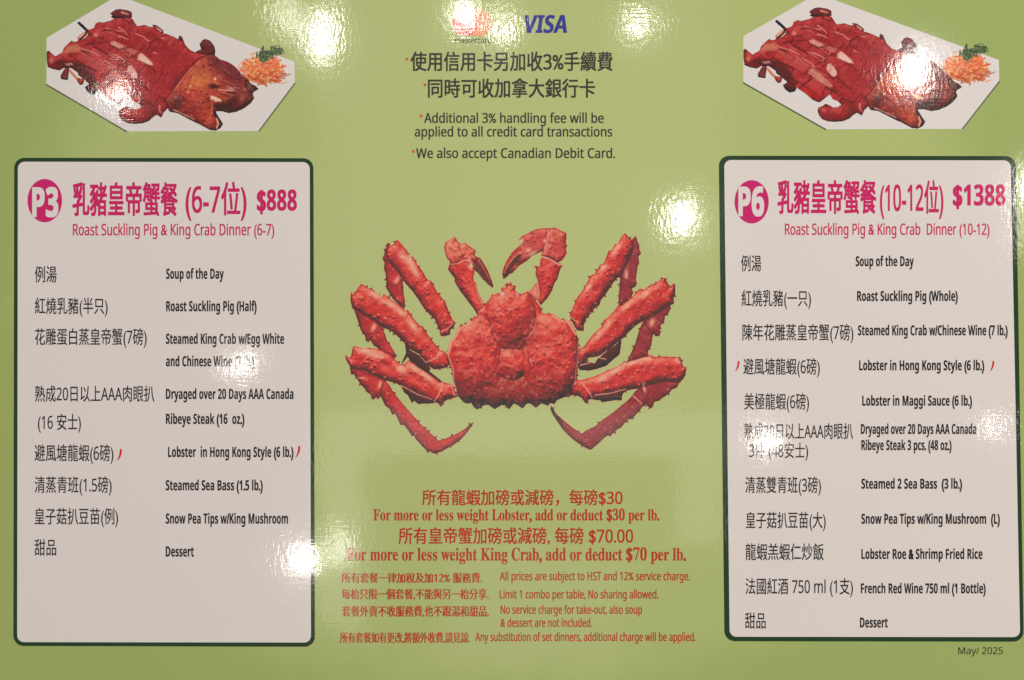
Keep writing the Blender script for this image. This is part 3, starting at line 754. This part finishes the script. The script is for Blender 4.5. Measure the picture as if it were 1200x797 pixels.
def claw_fn(arm, skin, palm, finger, seed, left):
    def fn(p):
        p.shape(skin, CLAW, 3, seed=seed, bias=0.22, contrast=0.5)
        for k in range(4):
            q = skin[0]; r = skin[3]
            p.stroke([(q[0] + k * 0.9, q[1]), (r[0] - 3 + k * 1.6, r[1])], 0.5, 0.5, (150, 84, 66), 0.45)
        p.shape(arm, CRAB, 9, seed=seed + 1, tub=0.02, tubr=1.5, tubh=1.1, bias=0.05, light=(0.35 if left else -0.2, -0.6, 0.7))
        p.shape(finger, CLAW if not left else REDDARK, 7, seed=seed + 2, tub=0.02, tubr=1.1, tubh=1.6, bias=-0.12)
        p.shape(palm, CLAW, 9, seed=seed + 3, tub=0.014, tubr=1.4, tubh=1.3, bias=0.12 if left else 0.0, light=(-0.3, -0.6, 0.74))
        rn = random.Random(seed)
        for _ in range(9):
            q = palm[rn.randrange(len(palm))]; c = (sum(a[0] for a in palm) / len(palm), sum(a[1] for a in palm) / len(palm))
            t = rn.uniform(0.1, 0.85)
            p.blob(q[0] + (c[0] - q[0]) * t, q[1] + (c[1] - q[1]) * t, 1.4, 1.9, rn.uniform(0, 180), (148, 48, 46), 0.75)
        if left:
            p.stroke([(553, 303), (562, 314), (570, 325), (577, 336)], 2.4, 1.2, (98, 30, 32), 0.8)
            p.stroke([(557, 311), (563, 320), (572, 332), (577, 337)], 5.0, 2.4, (98, 66, 58), 0.75)
            p.stroke([(561, 305), (568, 316), (574, 328)], 2.0, 1.0, (176, 110, 80), 0.7)
            p.blob(552, 312, 3.0, 3.2, 0, (238, 206, 180), 0.85)
            p.stroke([(529, 310), (536, 309), (544, 304.5), (550, 306)], 1.6, 1.2, (232, 160, 140), 0.9)
            p.blob(539, 319, 6, 6, 0, (184, 44, 52), 0.5)
            p.stroke([(528, 305), (530, 311), (536, 310)], 1.4, 1.2, (120, 36, 36), 0.7)
            p.stroke([(541, 292), (547, 297), (553, 299)], 4, 2, (206, 88, 70), 0.5)
        else:
            p.stroke([(607, 301), (600, 310), (595, 318), (591, 325)], 6.5, 3.0, (72, 50, 46), 0.85)
            p.stroke([(612, 294), (602, 302), (597, 309)], 1.8, 1.0, (196, 116, 90), 0.9)
            p.stroke([(609, 291), (601, 298), (594, 308)], 3.6, 2.0, (172, 46, 50), 0.75)
            p.blob(611, 283, 2.6, 3.4, 20, (238, 210, 190), 0.9)
            p.blob(619, 293, 3.6, 2.6, -30, (232, 176, 156), 0.8)
            p.blob(634, 281, 10, 7, -20, (206, 70, 74), 0.6); p.blob(638, 282, 1.4, 2, 0, (245, 190, 175), 0.9)
            p.stroke([(643, 270), (641, 280), (638, 292)], 1.4, 1.0, (238, 186, 160), 0.7)
            p.blob(624, 297, 8, 2.2, -28, (226, 178, 140), 0.8)
            p.stroke([(636, 301), (645, 304), (653, 309), (659, 311)], 1.8, 1.2, (238, 176, 158), 0.9)
            p.blob(655, 293, 7, 8, 0, (190, 62, 66), 0.6)
            p.blob(642, 314, 5, 6, 0, (214, 104, 92), 0.5); p.blob(635, 323, 2.6, 3, 0, (150, 40, 44), 0.7)
            p.blob(631, 305, 3, 2, 0, (240, 206, 186), 0.7)
    return fn
crab_part('claw', (518, 274, 582, 372), claw_fn(CLAW_L_arm, CLAW_L_skin, CLAW_L_palm, CLAW_L_finger, 71, True), Z[6])
crab_part('claw', (586, 264, 668, 360), claw_fn(CLAW_R_arm, CLAW_R_skin, CLAW_R_palm, CLAW_R_finger, 83, False), Z[7])

def body_fn(p):
    def lobe(X, Y, cx, cy, rx, ry, h): 
        r = ((X - cx) / rx) ** 2 + ((Y - cy) / ry) ** 2
        return h * np.sqrt(np.clip(1 - r, 0, 1))
    def extra(X, Y):
        a = lobe(X, Y, 598, 372, 30, 42, 15); b = lobe(X, Y, 556, 424, 36, 56, 13); c = lobe(X, Y, 645, 422, 36, 56, 13)
        d = lobe(X, Y, 600, 428, 19, 21, 12); e = lobe(X, Y, 600, 462, 66, 26, 8)
        return np.maximum.reduce([a, b, c, d, e]) * 1.25 + 1.6 * fbm(X, Y, 14, 412, 3) * 2
    p.shape(BODY, CRAB, 12, seed=101, tub=0.010, tubr=1.25, tubh=0.95, dots=0.010, spines=9.0, extra=extra, light=(-0.18, -0.72, 0.67), bias=0.06, edge=0.25, rough=1.4, contrast=1.3)
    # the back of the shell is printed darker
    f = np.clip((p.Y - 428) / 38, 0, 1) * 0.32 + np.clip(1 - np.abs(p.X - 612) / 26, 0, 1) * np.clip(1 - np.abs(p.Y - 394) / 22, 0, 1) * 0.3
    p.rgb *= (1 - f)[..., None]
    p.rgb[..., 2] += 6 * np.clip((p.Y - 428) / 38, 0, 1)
    # grooves
    for g in ([(571, 372), (577, 386), (583, 401), (586, 411)], [(627, 374), (622, 388), (617, 400), (614, 408)], [(584, 411), (598, 408), (615, 408)], [(585, 423), (580, 432)], [(619, 420), (622, 432)]):
        p.stroke(g, 2.6, 2.0, (104, 28, 36), 0.55, 1.2)
    for g in ([(570, 376.5), (574, 380.5)], [(577, 382), (573, 387)], [(579, 391), (584.5, 400.5)], [(626, 374), (623, 379)], [(622, 381), (625, 384)], [(622, 390), (616.5, 400)], [(588.5, 409), (586, 421)],
              [(614.5, 407), (617.5, 418.5)], [(621, 421), (623.5, 428)], [(561.5, 366), (561.5, 374)], [(587, 410), (600, 409.5)]):
        p.stroke(g, 1.7, 0.8, (236, 148, 132), 0.75, 0.7)
    # cones of the shell: pale tip, dark foot below it
    rb = random.Random(31)
    for _ in range(95):
        x = rb.uniform(534, 672); y = rb.uniform(350, 466)
        r = rb.uniform(1.3, 2.3)
        p.blob(x + 0.9, y + 1.5 * r, 1.25 * r, 0.9 * r, 0, (104, 24, 32), rb.uniform(0.25, 0.65))
        p.blob(x, y, r, 0.9 * r, 0, (228, 112, 98) if rb.random() < 0.6 else (214, 76, 70), rb.uniform(0.35, 0.85))
    for _ in range(46):
        x = rb.uniform(530, 672); y = rb.uniform(345, 440)
        p.blob(x, y, rb.uniform(3, 8), rb.uniform(2, 5), rb.uniform(0, 180), [(222, 112, 98), (150, 34, 42), (198, 52, 54)][rb.randrange(3)], rb.uniform(0.1, 0.35))
    for _ in range(34):
        x = rb.uniform(536, 668); y = rb.uniform(440, 468)
        p.stroke([(x, y - rb.uniform(2, 5)), (x + rb.uniform(-1, 1), y + rb.uniform(2, 5))], 1.6, 0.8, (182, 96, 96) if rb.random() < 0.5 else (96, 26, 34), rb.uniform(0.2, 0.5))
    # pale soft joints round the rim
    p.patch([(524.5, 404), (527, 398), (534, 390), (537, 383), (540, 384), (536, 394), (530, 401), (528, 412), (526, 416)], (222, 168, 138), 0.9, 1.0, 0.3)
    p.patch([(540, 383), (546, 380.5), (552, 376), (553, 378), (546, 383)], (226, 178, 146), 0.9)
    p.stroke([(526, 404), (525, 416), (528, 424), (531, 433), (531.5, 446), (534, 455), (535.5, 463)], 2.2, 2.0, (222, 142, 120), 0.75)
    p.stroke([(648, 370), (655, 374.5), (661, 377)], 2.6, 1.8, (230, 160, 130), 0.9)
    p.stroke([(664, 375), (670, 384), (675, 392)], 2.8, 2.6, (226, 158, 128), 0.85)
    p.stroke([(677, 402), (677.6, 411), (676.5, 425), (675, 434), (674, 446), (671, 453)], 1.6, 1.2, (218, 128, 112), 0.7)
    for (x, y, rx, ry) in ((575, 351, 6, 5), (581, 367, 6, 4), (597, 361, 4, 3), (548, 395, 8, 5), (567, 391, 7, 6), (645, 383, 8, 4)):
        p.blob(x, y, rx, ry, 0, (222, 120, 106), 0.45)
    for (x, y) in ((585, 336.5), (604, 336.5), (596, 333), (588, 345), (607, 345)): p.blob(x, y, 2.0, 1.6, 0, (70, 24, 28), 0.7)
    for (x, y) in ((588, 345), (606.5, 344.5), (589, 344)): p.blob(x, y, 2.0, 2.2, 0, (244, 200, 190), 0.75)
    for (x, y) in ((564, 421), (548, 432), (656, 404), (657, 427), (638, 416), (625, 431), (593, 364), (605, 363), (580, 372)): p.blob(x, y, 2.0, 1.1, 0, (88, 22, 30), 0.8)
    p.stroke([(606, 342), (609, 345)], 0.9, 0.7, (90, 30, 32), 0.8)
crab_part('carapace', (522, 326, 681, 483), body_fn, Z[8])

# ================================================================== ROAST PIG PICTURES (one printed twice)
def build_pig(label):
    pic = poly('roast_pig_picture', [(54.5, 44.5), (138.5, -5.5), (345, 72.5), (345.5, 97), (303, 153.6), (149, 154), (54.5, 98.6)], PLATTER, menu, L1)
    pic['label'] = label
    def band(a, b, w0):
        a = np.array(a, float); b = np.array(b, float); d = b - a; nrm = np.array([-d[1], d[0]]) / np.hypot(*d)
        return [tuple(a - nrm * 0.3), tuple(b - nrm * 0.3), tuple(b + nrm * w0), tuple(a + nrm * w0)]
    e1 = band((54.5, 98.6), (149, 154), 1.5); e2 = band((303, 153.6), (345.5, 97), 1.3)
    for e in (e1, e2): mesh_obj('platter_shadow', e, [[0, 1, 2, 3]], TRAYSHADOW, pic, L1 + 0.00001)  # the tray's shadow, printed as dark strips under its lower sides
    zb = L1 + 0.00003
    # ---- body with its roast skin slabs, feet and tail
    BODYP = [(55, 60.5), (57, 59.3), (61, 63), (65, 66.3), (73, 61.5), (75, 56), (80, 51), (84, 47.8), (87, 49.5), (92, 48), (97, 46.5), (103, 41), (103, 35.5), (110, 33), (112, 28), (116, 25.6), (120, 27), (130, 24.3), (135, 21.5), (152, 21), (155, 22), (158, 27), (161, 31), (170, 29.3), (174, 31.5), (181, 32), (190, 39), (195, 40), (203, 43), (209, 46.3), (215, 48.5), (218, 54), (224, 59.5), (230, 62), (241, 64), (236, 72), (223, 82), (215, 92), (207, 103), (200, 113), (194, 119), (197, 125), (195, 129), (192, 131.5), (189, 138), (184, 134.5), (181, 136), (175, 141.5), (168, 144.3), (158, 145.2), (150, 144.3), (144, 142), (140.5, 137), (139, 132), (140, 128.5), (145, 126.5), (147.5, 124), (152, 125.5), (157, 128.5), (162, 128), (166, 124.8), (162, 121), (156, 118.5), (153, 113), (148, 117), (142, 122), (138, 121.6), (133, 119), (125, 112), (118, 107), (110, 101), (104, 97), (97, 91.5), (91, 85), (83, 79.5), (75, 79.5), (70, 82.5), (62, 81), (56, 78.5), (55, 70)]
    def fn(p):
        p.shape([(92, 47.5), (97, 46), (101, 39.5), (99.5, 37), (93, 41.5), (91, 44)], BONE, 3, seed=3, bias=0.25)
        p.stroke([(92.6, 27.2), (97, 31), (102, 36)], 3.0, 3.2, (26, 20, 20), 1, 0.4, grow=True)
        p.stroke([(102, 36), (101, 40), (93, 47.5)], 1.8, 2.2, (52, 24, 22), 0.95, 0.5, grow=True)
        # kidney pieces and rib bones hanging out below
        p.shape([(79.5, 75), (81, 80), (79.5, 94), (71.5, 92.5), (71, 89), (75, 82)], HOOF, 4, seed=5, bias=0.1)
        p.stroke([(82, 83), (88, 90), (94, 96)], 2.4, 3.0, (196, 120, 88), 1, 0.4, grow=True)
        p.shape([(90, 92), (94, 92), (99, 93), (97, 99), (94, 99.6), (91.5, 97)], PIGHEAD, 3, seed=6)
        p.shape([(90, 80), (97, 84), (105, 95), (112, 100), (110, 103), (103, 97), (97, 92), (92, 88)], HOOF, 4, seed=7)
        p.shape([(99.5, 102), (106, 98), (113, 101.5), (115, 106), (113, 109.5), (107, 110.8), (102, 107)], HOOF, 6, seed=8, bias=-0.1)
        # upper trotter and trotter by the ear
        p.shape([(129, 16), (135, 11.8), (140, 10.8), (150, 12.3), (154.3, 14.5), (154.8, 20), (151, 22.5), (140, 22), (134.5, 22), (130, 20.3), (132, 18)], HOOF, 5, seed=9, bias=0.02)
        p.stroke([(130, 19.5), (140, 20.5)], 2.0, 2.5, (56, 28, 28), 0.8)
        p.stroke([(143, 15), (150, 16.5)], 2.4, 1.6, (214, 150, 130), 0.8)
        p.shape([(229, 61.5), (231, 59.8), (236, 58), (235, 55), (234, 51.5), (237.5, 47), (241, 45.8), (246.3, 48), (251, 54), (252.3, 60), (251.5, 66), (240, 67)], HOOF, 6, seed=10, bias=0.0)
        p.shape([(178.5, 29), (184, 30), (191.2, 35.5), (191.5, 40), (186, 39), (181.5, 34)], HOOF, 4, seed=12, bias=0.1)
        p.stroke([(184, 33), (189, 37)], 1.6, 1.4, (222, 186, 160), 0.8)
        p.shape([(209, 47), (210, 41.8), (213, 42.8), (216, 50)], HOOF, 3, seed=13)
        def slabs(X, Y):
            # skin is cut in rows that run down to the right; each row steps over the next
            u = (X * 0.83 + Y * 0.56); v = (-X * 0.56 + Y * 0.83)
            n1 = 3.0 * fbm(X, Y, 22, 44, 2)
            row = (v + n1 * 3 + 200) / 12.5
            col = (u + n1 * 4 + np.floor(row) * 9.5) / 26.0
            inb = 1 / (1 + np.exp((X - 205) / 6))
            return ((row - np.floor(row)) * -5.2 + (col - np.floor(col)) * 3.4) * inb
        p.shape(BODYP, PIG, 9, seed=21, extra=slabs, rough=0.9, light=(-0.25, -0.62, 0.74), contrast=0.95, bias=0.05, edge=0.22)
        # the crisp skin is cut into slabs that lie on the back in rows
        rs = random.Random(14)
        U = np.array([0.86, 0.51]); V = np.array([-0.56, 0.83]); O = np.array([92.0, 18.0])
        for i in range(8):
            off = rs.uniform(-9, 9)
            for j in range(-2, 7):
                c = O + V * (i * 11.5 + 5) + U * (j * 21 + off + 10)
                if c[1] > 119 or c[0] > 192 or c[0] < 92 or (c[0] < 112 and c[1] > 70): continue
                jit = lambda: np.array([rs.uniform(-2.4, 2.4), rs.uniform(-2.0, 2.0)])
                q = [tuple(c - U * 11.3 - V * 6.6 + jit()), tuple(c + U * 11.3 - V * 6.6 + jit()), tuple(c + U * 11.3 + V * 6.6 + jit()), tuple(c - U * 11.3 + V * 6.6 + jit())]
                p.shape(q, PIG, 3.2, seed=200 + i * 11 + j, rough=0.8, light=(-0.25, -0.6, 0.75), contrast=0.85, bias=rs.uniform(-0.05, 0.13), edge=0.28, clip=BODYP)
                if rs.random() < 0.3:
                    p.stroke([q[0], tuple((np.array(q[0]) + np.array(q[1])) / 2 + jit() * 0.5), q[1]], 1.3, 0.8, (216, 138, 122), 0.6)
                if rs.random() < 0.55:
                    p.stroke([q[2], q[3]], 1.9, 1.3, (88, 28, 36), 0.6, 0.7)
                p.blob(c[0], c[1], 6, 2.5, 30, (196, 84, 82), rs.uniform(0, 0.4))
        # head end of the back is smoother and darker toward the neck
        p.blob(208, 96, 13, 7, -45, (96, 40, 54), 0.75); p.blob(205, 62, 18, 6, 10, (138, 44, 52), 0.5)
        p.blob(196, 76, 26, 16, 20, (160, 52, 56), 0.6); p.blob(186, 105, 20, 16, 30, (156, 46, 50), 0.6)
        # cut faces of skin showing pale fat
        for q, c, a in (([(129, 49), (133, 47.5), (145, 53.5), (146, 57), (140, 57.5), (130, 53)], (206, 148, 132), 20),
                        ([(145, 54), (152, 56), (162, 60), (160, 64), (152, 62), (146, 58)], (184, 104, 96), 20),
                        ([(162, 64), (166, 62.2), (178, 73), (179.5, 76.5), (172, 75.5), (161, 69.5)], (232, 196, 182), 38),
                        ([(150, 77), (153.5, 76), (161, 86), (160.5, 91), (157, 92.5), (149, 84.5)], (222, 176, 168), 48),
                        ([(129, 84), (133, 82), (146, 92), (156, 103), (153, 105.5), (140, 97), (128, 88)], (198, 130, 114), 42)):
            p.patch(q, c, 0.9, 0.7, 0.5, 7, a)
        for q in ([(159, 39.5), (168, 43), (175.5, 49.5)], [(139, 42), (145, 44), (150, 46.5)], [(132, 63.5), (141, 67), (147.5, 71.5)], [(123, 71.5), (130, 75.5), (136, 81)], [(124, 33), (134, 35.5), (143, 37)],
                  [(97, 58), (108, 61), (118, 66)], [(180, 61.5), (184, 63)], [(187, 44), (192, 45)], [(139, 32), (146, 37), (149, 41)], [(143, 75), (151, 68), (154, 62)]):
            p.stroke(q, 1.5, 1.0, (224, 146, 128), 0.8)
        for q in ([(120, 36), (132, 35), (143, 40)], [(176, 50), (176, 55), (171, 60)], [(150, 56), (140, 58), (128, 52)], [(100, 52), (116, 50), (128, 49)], [(98, 60), (106, 62)], [(150, 68), (158, 66), (161, 62)],
                  [(161, 92), (170, 101), (177, 108)], [(153, 113), (159, 105), (157, 100)], [(137, 78), (146, 74), (149, 70)], [(172, 76), (180, 82), (184, 86)], [(176, 50), (187, 44), (196, 41)], [(144, 22.5), (153, 27)],
                  [(57, 79), (66, 74), (75, 71), (84, 72), (92, 76)], [(92, 76), (102, 78), (112, 84)], [(104, 40), (112, 44), (122, 44)], [(118, 106), (128, 98), (132, 90)]):
            p.stroke(q, 1.8, 1.2, (84, 26, 34), 0.7, 0.8)
        # pale left flank (belly skin), feet, dark cavity
        p.patch([(74, 60), (80, 54), (90, 52), (97, 57), (93, 61), (80, 62), (74, 62.5)], (206, 132, 102), 0.75, 1.5, 0.2)
        p.patch([(91, 60), (104, 62), (118, 68), (128, 78), (118, 84), (108, 76), (96, 68)], (176, 82, 74), 0.5, 2.5)
        p.patch([(66, 72), (76, 72), (92, 74), (100, 79), (110, 88), (112, 98), (104, 95), (94, 86), (80, 79), (70, 77)], (74, 38, 44), 0.75, 1.5, 0.25)
        p.patch([(76, 74.5), (84, 73.5), (86, 76), (78, 77)], (214, 176, 168), 0.6)
        p.blob(68, 76, 5, 4, 0, (92, 44, 42), 0.7); p.blob(60, 71, 3, 3, 0, (224, 160, 120), 0.6); p.blob(57, 62, 2, 3, 0, (70, 40, 34), 0.7)
        p.blob(112, 41.5, 3, 2.5, 0, (236, 150, 132), 0.8)
        p.blob(177, 131, 6, 6, 0, (96, 46, 46), 0.6); p.stroke([(187, 124), (187, 130), (190, 133)], 2.2, 1.2, (214, 140, 130), 0.7)
        p.blob(150, 140, 10, 4, 8, (130, 52, 54), 0.5); p.blob(149, 126, 3, 1.8, 0, (60, 28, 32), 0.7); p.blob(146, 132, 3, 2.5, 0, (200, 110, 104), 0.5)
        p.blob(130, 111, 9, 6, 40, (196, 42, 44), 0.55); p.blob(141, 115, 6, 5, 40, (190, 40, 42), 0.5)
    p = Paint(52, 8, 256, 148); fn(p); p.speckle(0.11, 1.6, 55)
    p.to_obj('pig_body', pic, zb)
    # ---- head
    HEAD = [(241, 64.5), (252, 65), (258, 70), (265, 72), (272, 75.3), (278, 81), (285, 89.5), (290, 92), (293, 97), (297, 99.5), (300, 101), (303.3, 104.3), (298, 107.3), (296, 110), (298, 115), (294, 121), (286, 127), (277, 131), (268, 132.5), (260, 130.3), (255, 130), (252.5, 131), (255, 135), (258, 140), (261.5, 145.5), (258, 150.5), (253, 153), (246, 152.3), (235, 146.3), (222, 140), (208, 132.5), (199, 131), (196, 126), (194, 118.5), (200, 111), (207, 101), (215, 90), (223, 80), (233, 71)]
    def hf(p):
        p.shape(HEAD, PIGHEAD, 14, seed=61, rough=1.5, dots=0.004, light=(-0.2, -0.6, 0.77), contrast=1.25, bias=0.07, tub=0.006, tubr=1.3, edge=0.2)
        # blotches of roasting
        rh = random.Random(9)
        pal = [(112, 48, 50), (188, 84, 62), (202, 116, 86), (88, 40, 46), (152, 56, 52), (132, 58, 56)]
        for _ in range(120):
            p.blob(rh.uniform(196, 300), rh.uniform(64, 150), rh.uniform(1.5, 6), rh.uniform(1, 4), rh.uniform(0, 180), pal[rh.randrange(6)], rh.uniform(0.15, 0.5))
        # browned muzzle and crown
        p.blob(276, 92, 20, 13, 35, (104, 48, 54), 0.6); p.blob(282, 116, 16, 9, -15, (98, 46, 46), 0.65); p.blob(262, 126, 12, 6, 8, (74, 40, 38), 0.8)
        p.blob(252, 72, 12, 7, 20, (104, 44, 52), 0.7)
        p.blob(231, 98, 9, 8, -40, (206, 118, 78), 0.65); p.blob(246, 88, 10, 10, 0, (184, 82, 62), 0.45); p.blob(222, 112, 16, 12, -30, (176, 62, 56), 0.5)
        p.blob(240, 135, 12, 10, 20, (176, 70, 52), 0.6); p.blob(226, 130, 5, 8, -30, (104, 40, 42), 0.55)
        p.stroke([(195.5, 116), (207, 101.5), (215, 90.5), (223, 80.5), (234, 71.5)], 1.8, 1.2, (214, 130, 96), 0.8)
        p.stroke([(226, 88), (223, 91)], 3.5, 2, (74, 38, 30), 0.6)
        p.blob(207, 120, 7, 8, 30, (78, 48, 52), 0.85); p.blob(206, 114, 4, 2, 0, (176, 120, 116), 0.7)
        p.stroke([(204, 129), (215, 134), (228, 140)], 2.2, 1.6, (202, 144, 122), 0.75)
        p.stroke([(208, 132.3), (222, 140), (235, 146.3), (246, 152.3), (254, 152.6)], 1.6, 1.6, (48, 20, 20), 0.85)
        p.patch([(252, 122), (262, 118), (272, 112), (284, 108), (296, 112), (294, 121), (286, 127), (268, 132), (256, 130)], (66, 34, 36), 0.5, 3.0, 0.35, 17, 10)
        p.patch([(243, 66), (258, 70), (272, 75), (285, 90), (282, 99), (264, 90), (248, 80)], (92, 42, 54), 0.45, 4.0, 0.35, 19, 40)
        p.patch([(226, 84), (242, 82), (250, 92), (242, 104), (230, 104), (222, 98)], (214, 132, 80), 0.5, 4.0, 0.4, 23, 0)
        for q in ([(262, 96), (270, 100), (280, 101)], [(258, 110), (266, 112), (276, 114)], [(264, 84), (272, 90)], [(232, 118), (238, 126), (240, 134)], [(214, 112), (222, 120)], [(276, 104), (284, 108), (290, 108)]):
            p.stroke(q, 1.6, 1.0, (58, 28, 32), 0.6, 0.8); p.stroke([(x - 0.4, y - 1.6) for x, y in q], 1.0, 0.7, (214, 132, 108), 0.5, 0.6)
        # eye, brow, cheek shine, teeth, lip
        p.blob(250.5, 101.5, 6, 2.6, 5, (44, 26, 24), 0.95); p.stroke([(243, 96.5), (250, 96), (256, 98)], 2, 1.4, (200, 116, 76), 0.7)
        p.blob(252, 92.5, 1.8, 1.6, 0, (250, 206, 186), 0.95); p.blob(223, 101.5, 1.2, 2.4, 15, (244, 170, 130), 0.9); p.blob(221, 108, 1.3, 1.3, 0, (244, 160, 124), 0.8); p.blob(226.5, 90.5, 1.5, 2, 30, (232, 140, 104), 0.8)
        p.blob(270, 104, 5, 3.2, 20, (196, 150, 146), 0.7); p.stroke([(256, 105), (263, 106), (272, 107)], 1.4, 1.6, (232, 166, 150), 0.8)
        p.stroke([(267, 108), (276, 109)], 2.5, 2.5, (52, 26, 28), 0.7)
        p.patch([(246, 112), (251, 113), (260, 117), (259, 119.5), (253, 119), (247, 116.5)], (238, 196, 170), 0.9, 0.9, 0.5)
        p.stroke([(252, 124), (262, 125), (271, 122)], 4, 3, (66, 38, 38), 0.7)
        p.stroke([(255, 129.6), (268, 131.8), (278, 130), (288, 125)], 2.5, 2, (54, 34, 30), 0.7)
        p.blob(285, 112, 7, 7, 0, (140, 72, 68), 0.7); p.blob(284, 115, 3, 5, 20, (184, 96, 84), 0.6)
        p.patch([(286, 92), (292, 97), (299, 101), (303, 104.3), (297, 107), (291, 106), (287, 101)], (48, 34, 32), 0.8, 1.0, 0.4, 9, 30)
        for q in ([(289, 97), (294, 100)], [(290, 101), (297, 104)], [(291, 104), (297, 106)]): p.stroke(q, 0.9, 0.7, (176, 140, 124), 0.7)
        p.stroke([(296, 112), (294, 119), (287, 125)], 2.2, 1.6, (52, 28, 28), 0.75); p.stroke([(290, 117), (296, 113)], 1, 1, (150, 110, 100), 0.6)
        p.stroke([(251, 131), (254, 137), (259, 145), (257, 150)], 3.2, 3.4, (34, 26, 22), 0.95)
        p.stroke([(254, 139), (256, 145), (254, 150)], 1.8, 1.8, (226, 172, 140), 0.9); p.stroke([(252, 141), (252, 150)], 1.4, 1.6, (120, 50, 44), 0.8)
        p.blob(245, 147, 6, 3, 20, (196, 96, 70), 0.6); p.stroke([(248, 120), (249, 130), (247, 138)], 3.0, 2.2, (204, 118, 92), 0.55)
    rn2 = random.Random(77)
    p = Paint(190, 60, 308, 158); hf(p); p.speckle(0.14, 1.8, 57)
    for _ in range(60):
        p.blob(rn2.uniform(200, 296), rn2.uniform(70, 146), rn2.uniform(0.6, 1.3), rn2.uniform(0.5, 1.0), 0, (226, 160, 136) if rn2.random() < 0.55 else (66, 32, 32), rn2.uniform(0.3, 0.7))
    p.to_obj('pig_head', pic, zb + 0.00002)
    # ---- carrot shreds and herb sprig
    rn = random.Random(5)
    p = Paint(272, 54, 346, 108)
    cols = [(232, 130, 82), (216, 98, 54), (242, 164, 114), (196, 80, 48), (226, 116, 72), (208, 102, 76), (246, 188, 146)]
    for _ in range(520):
        a = rn.uniform(0, 2 * math.pi); r = rn.random() ** 0.62
        x = 307 + 23 * r * math.cos(a) + 2 * r; y = 82 + 16 * r * math.sin(a)
        t = rn.uniform(0, math.pi); l = rn.uniform(2, 7); b = rn.uniform(-2, 2)
        q = [(x - l * math.cos(t), y - l * 0.7 * math.sin(t)), (x + b * math.sin(t), y - b * math.cos(t)), (x + l * math.cos(t), y + l * 0.7 * math.sin(t))]
        c = cols[rn.randrange(len(cols))]; f = 1 - 0.18 * (y - 82) / 18 + rn.uniform(-0.1, 0.06)
        p.stroke(q, 1.5, 1.0, tuple(min(255, k * f) for k in c), 0.95, 0.4, grow=True)
    p.blob(309, 76, 9, 6, 0, (206, 86, 70), 0.55)
    p.stroke([(328, 89), (335, 89), (341, 86.5)], 1.1, 0.7, (176, 116, 100), 0.9, 0.4, grow=True)
    for q in ([(284, 84), (279, 80), (282, 73)], [(293, 64), (300, 62), (305, 60)], [(326, 96), (331, 98), (336, 96)]):
        p.stroke(q, 0.9, 0.6, (232, 152, 110), 0.8, 0.4, grow=True)
    p.to_obj('carrot_shreds', pic, zb + 0.00001)
    p = Paint(300, 50, 336, 76)
    gc = [(64, 84, 56), (88, 108, 74), (46, 60, 42), (110, 130, 92), (70, 86, 66)]
    for _ in range(230):
        k = rn.random()
        if k < 0.45: x = rn.gauss(309, 3.4); y = rn.gauss(66, 3.0)
        elif k < 0.7: x = rn.gauss(317, 3.2); y = rn.gauss(62.5, 1.8)
        else: x = rn.gauss(325, 3.2); y = rn.gauss(60, 1.9)
        t = rn.uniform(0, math.pi); l = rn.uniform(0.7, 2.0)
        p.stroke([(x - l * math.cos(t), y - l * math.sin(t)), (x + l * math.cos(t), y + l * math.sin(t))], 1.2, 0.8, gc[rn.randrange(5)], 0.95, 0.35, grow=True)
    p.to_obj('herb_sprig', pic, zb + 0.00003)
    return pic

pic1 = build_pig('printed picture of roast suckling pig above the P3 panel')
# the same picture printed again above the other panel, a touch wider
pic2 = pic1.copy(); C.objects.link(pic2); pic2.parent = menu
pic2['label'] = 'printed picture of roast suckling pig above the P6 panel'
sx, sy = 300.0 / 291.0, 153.5 / 154.0
ax = 871.0 - (54.5) * sx; ay = 151.6 - 154.0 * sy        # x' = ax + sx * x ; y' = ay + sy * y
pic2.scale = (sx, sy, 1)
pic2.location = ((ax + sx * 600 - 600) * S, -(ay + sy * 398.5 - 398.5) * S, 0)
for ch in list(pic1.children):
    c = ch.copy(); C.objects.link(c); c.parent = pic2

bpy.data.objects.remove(_tobj)
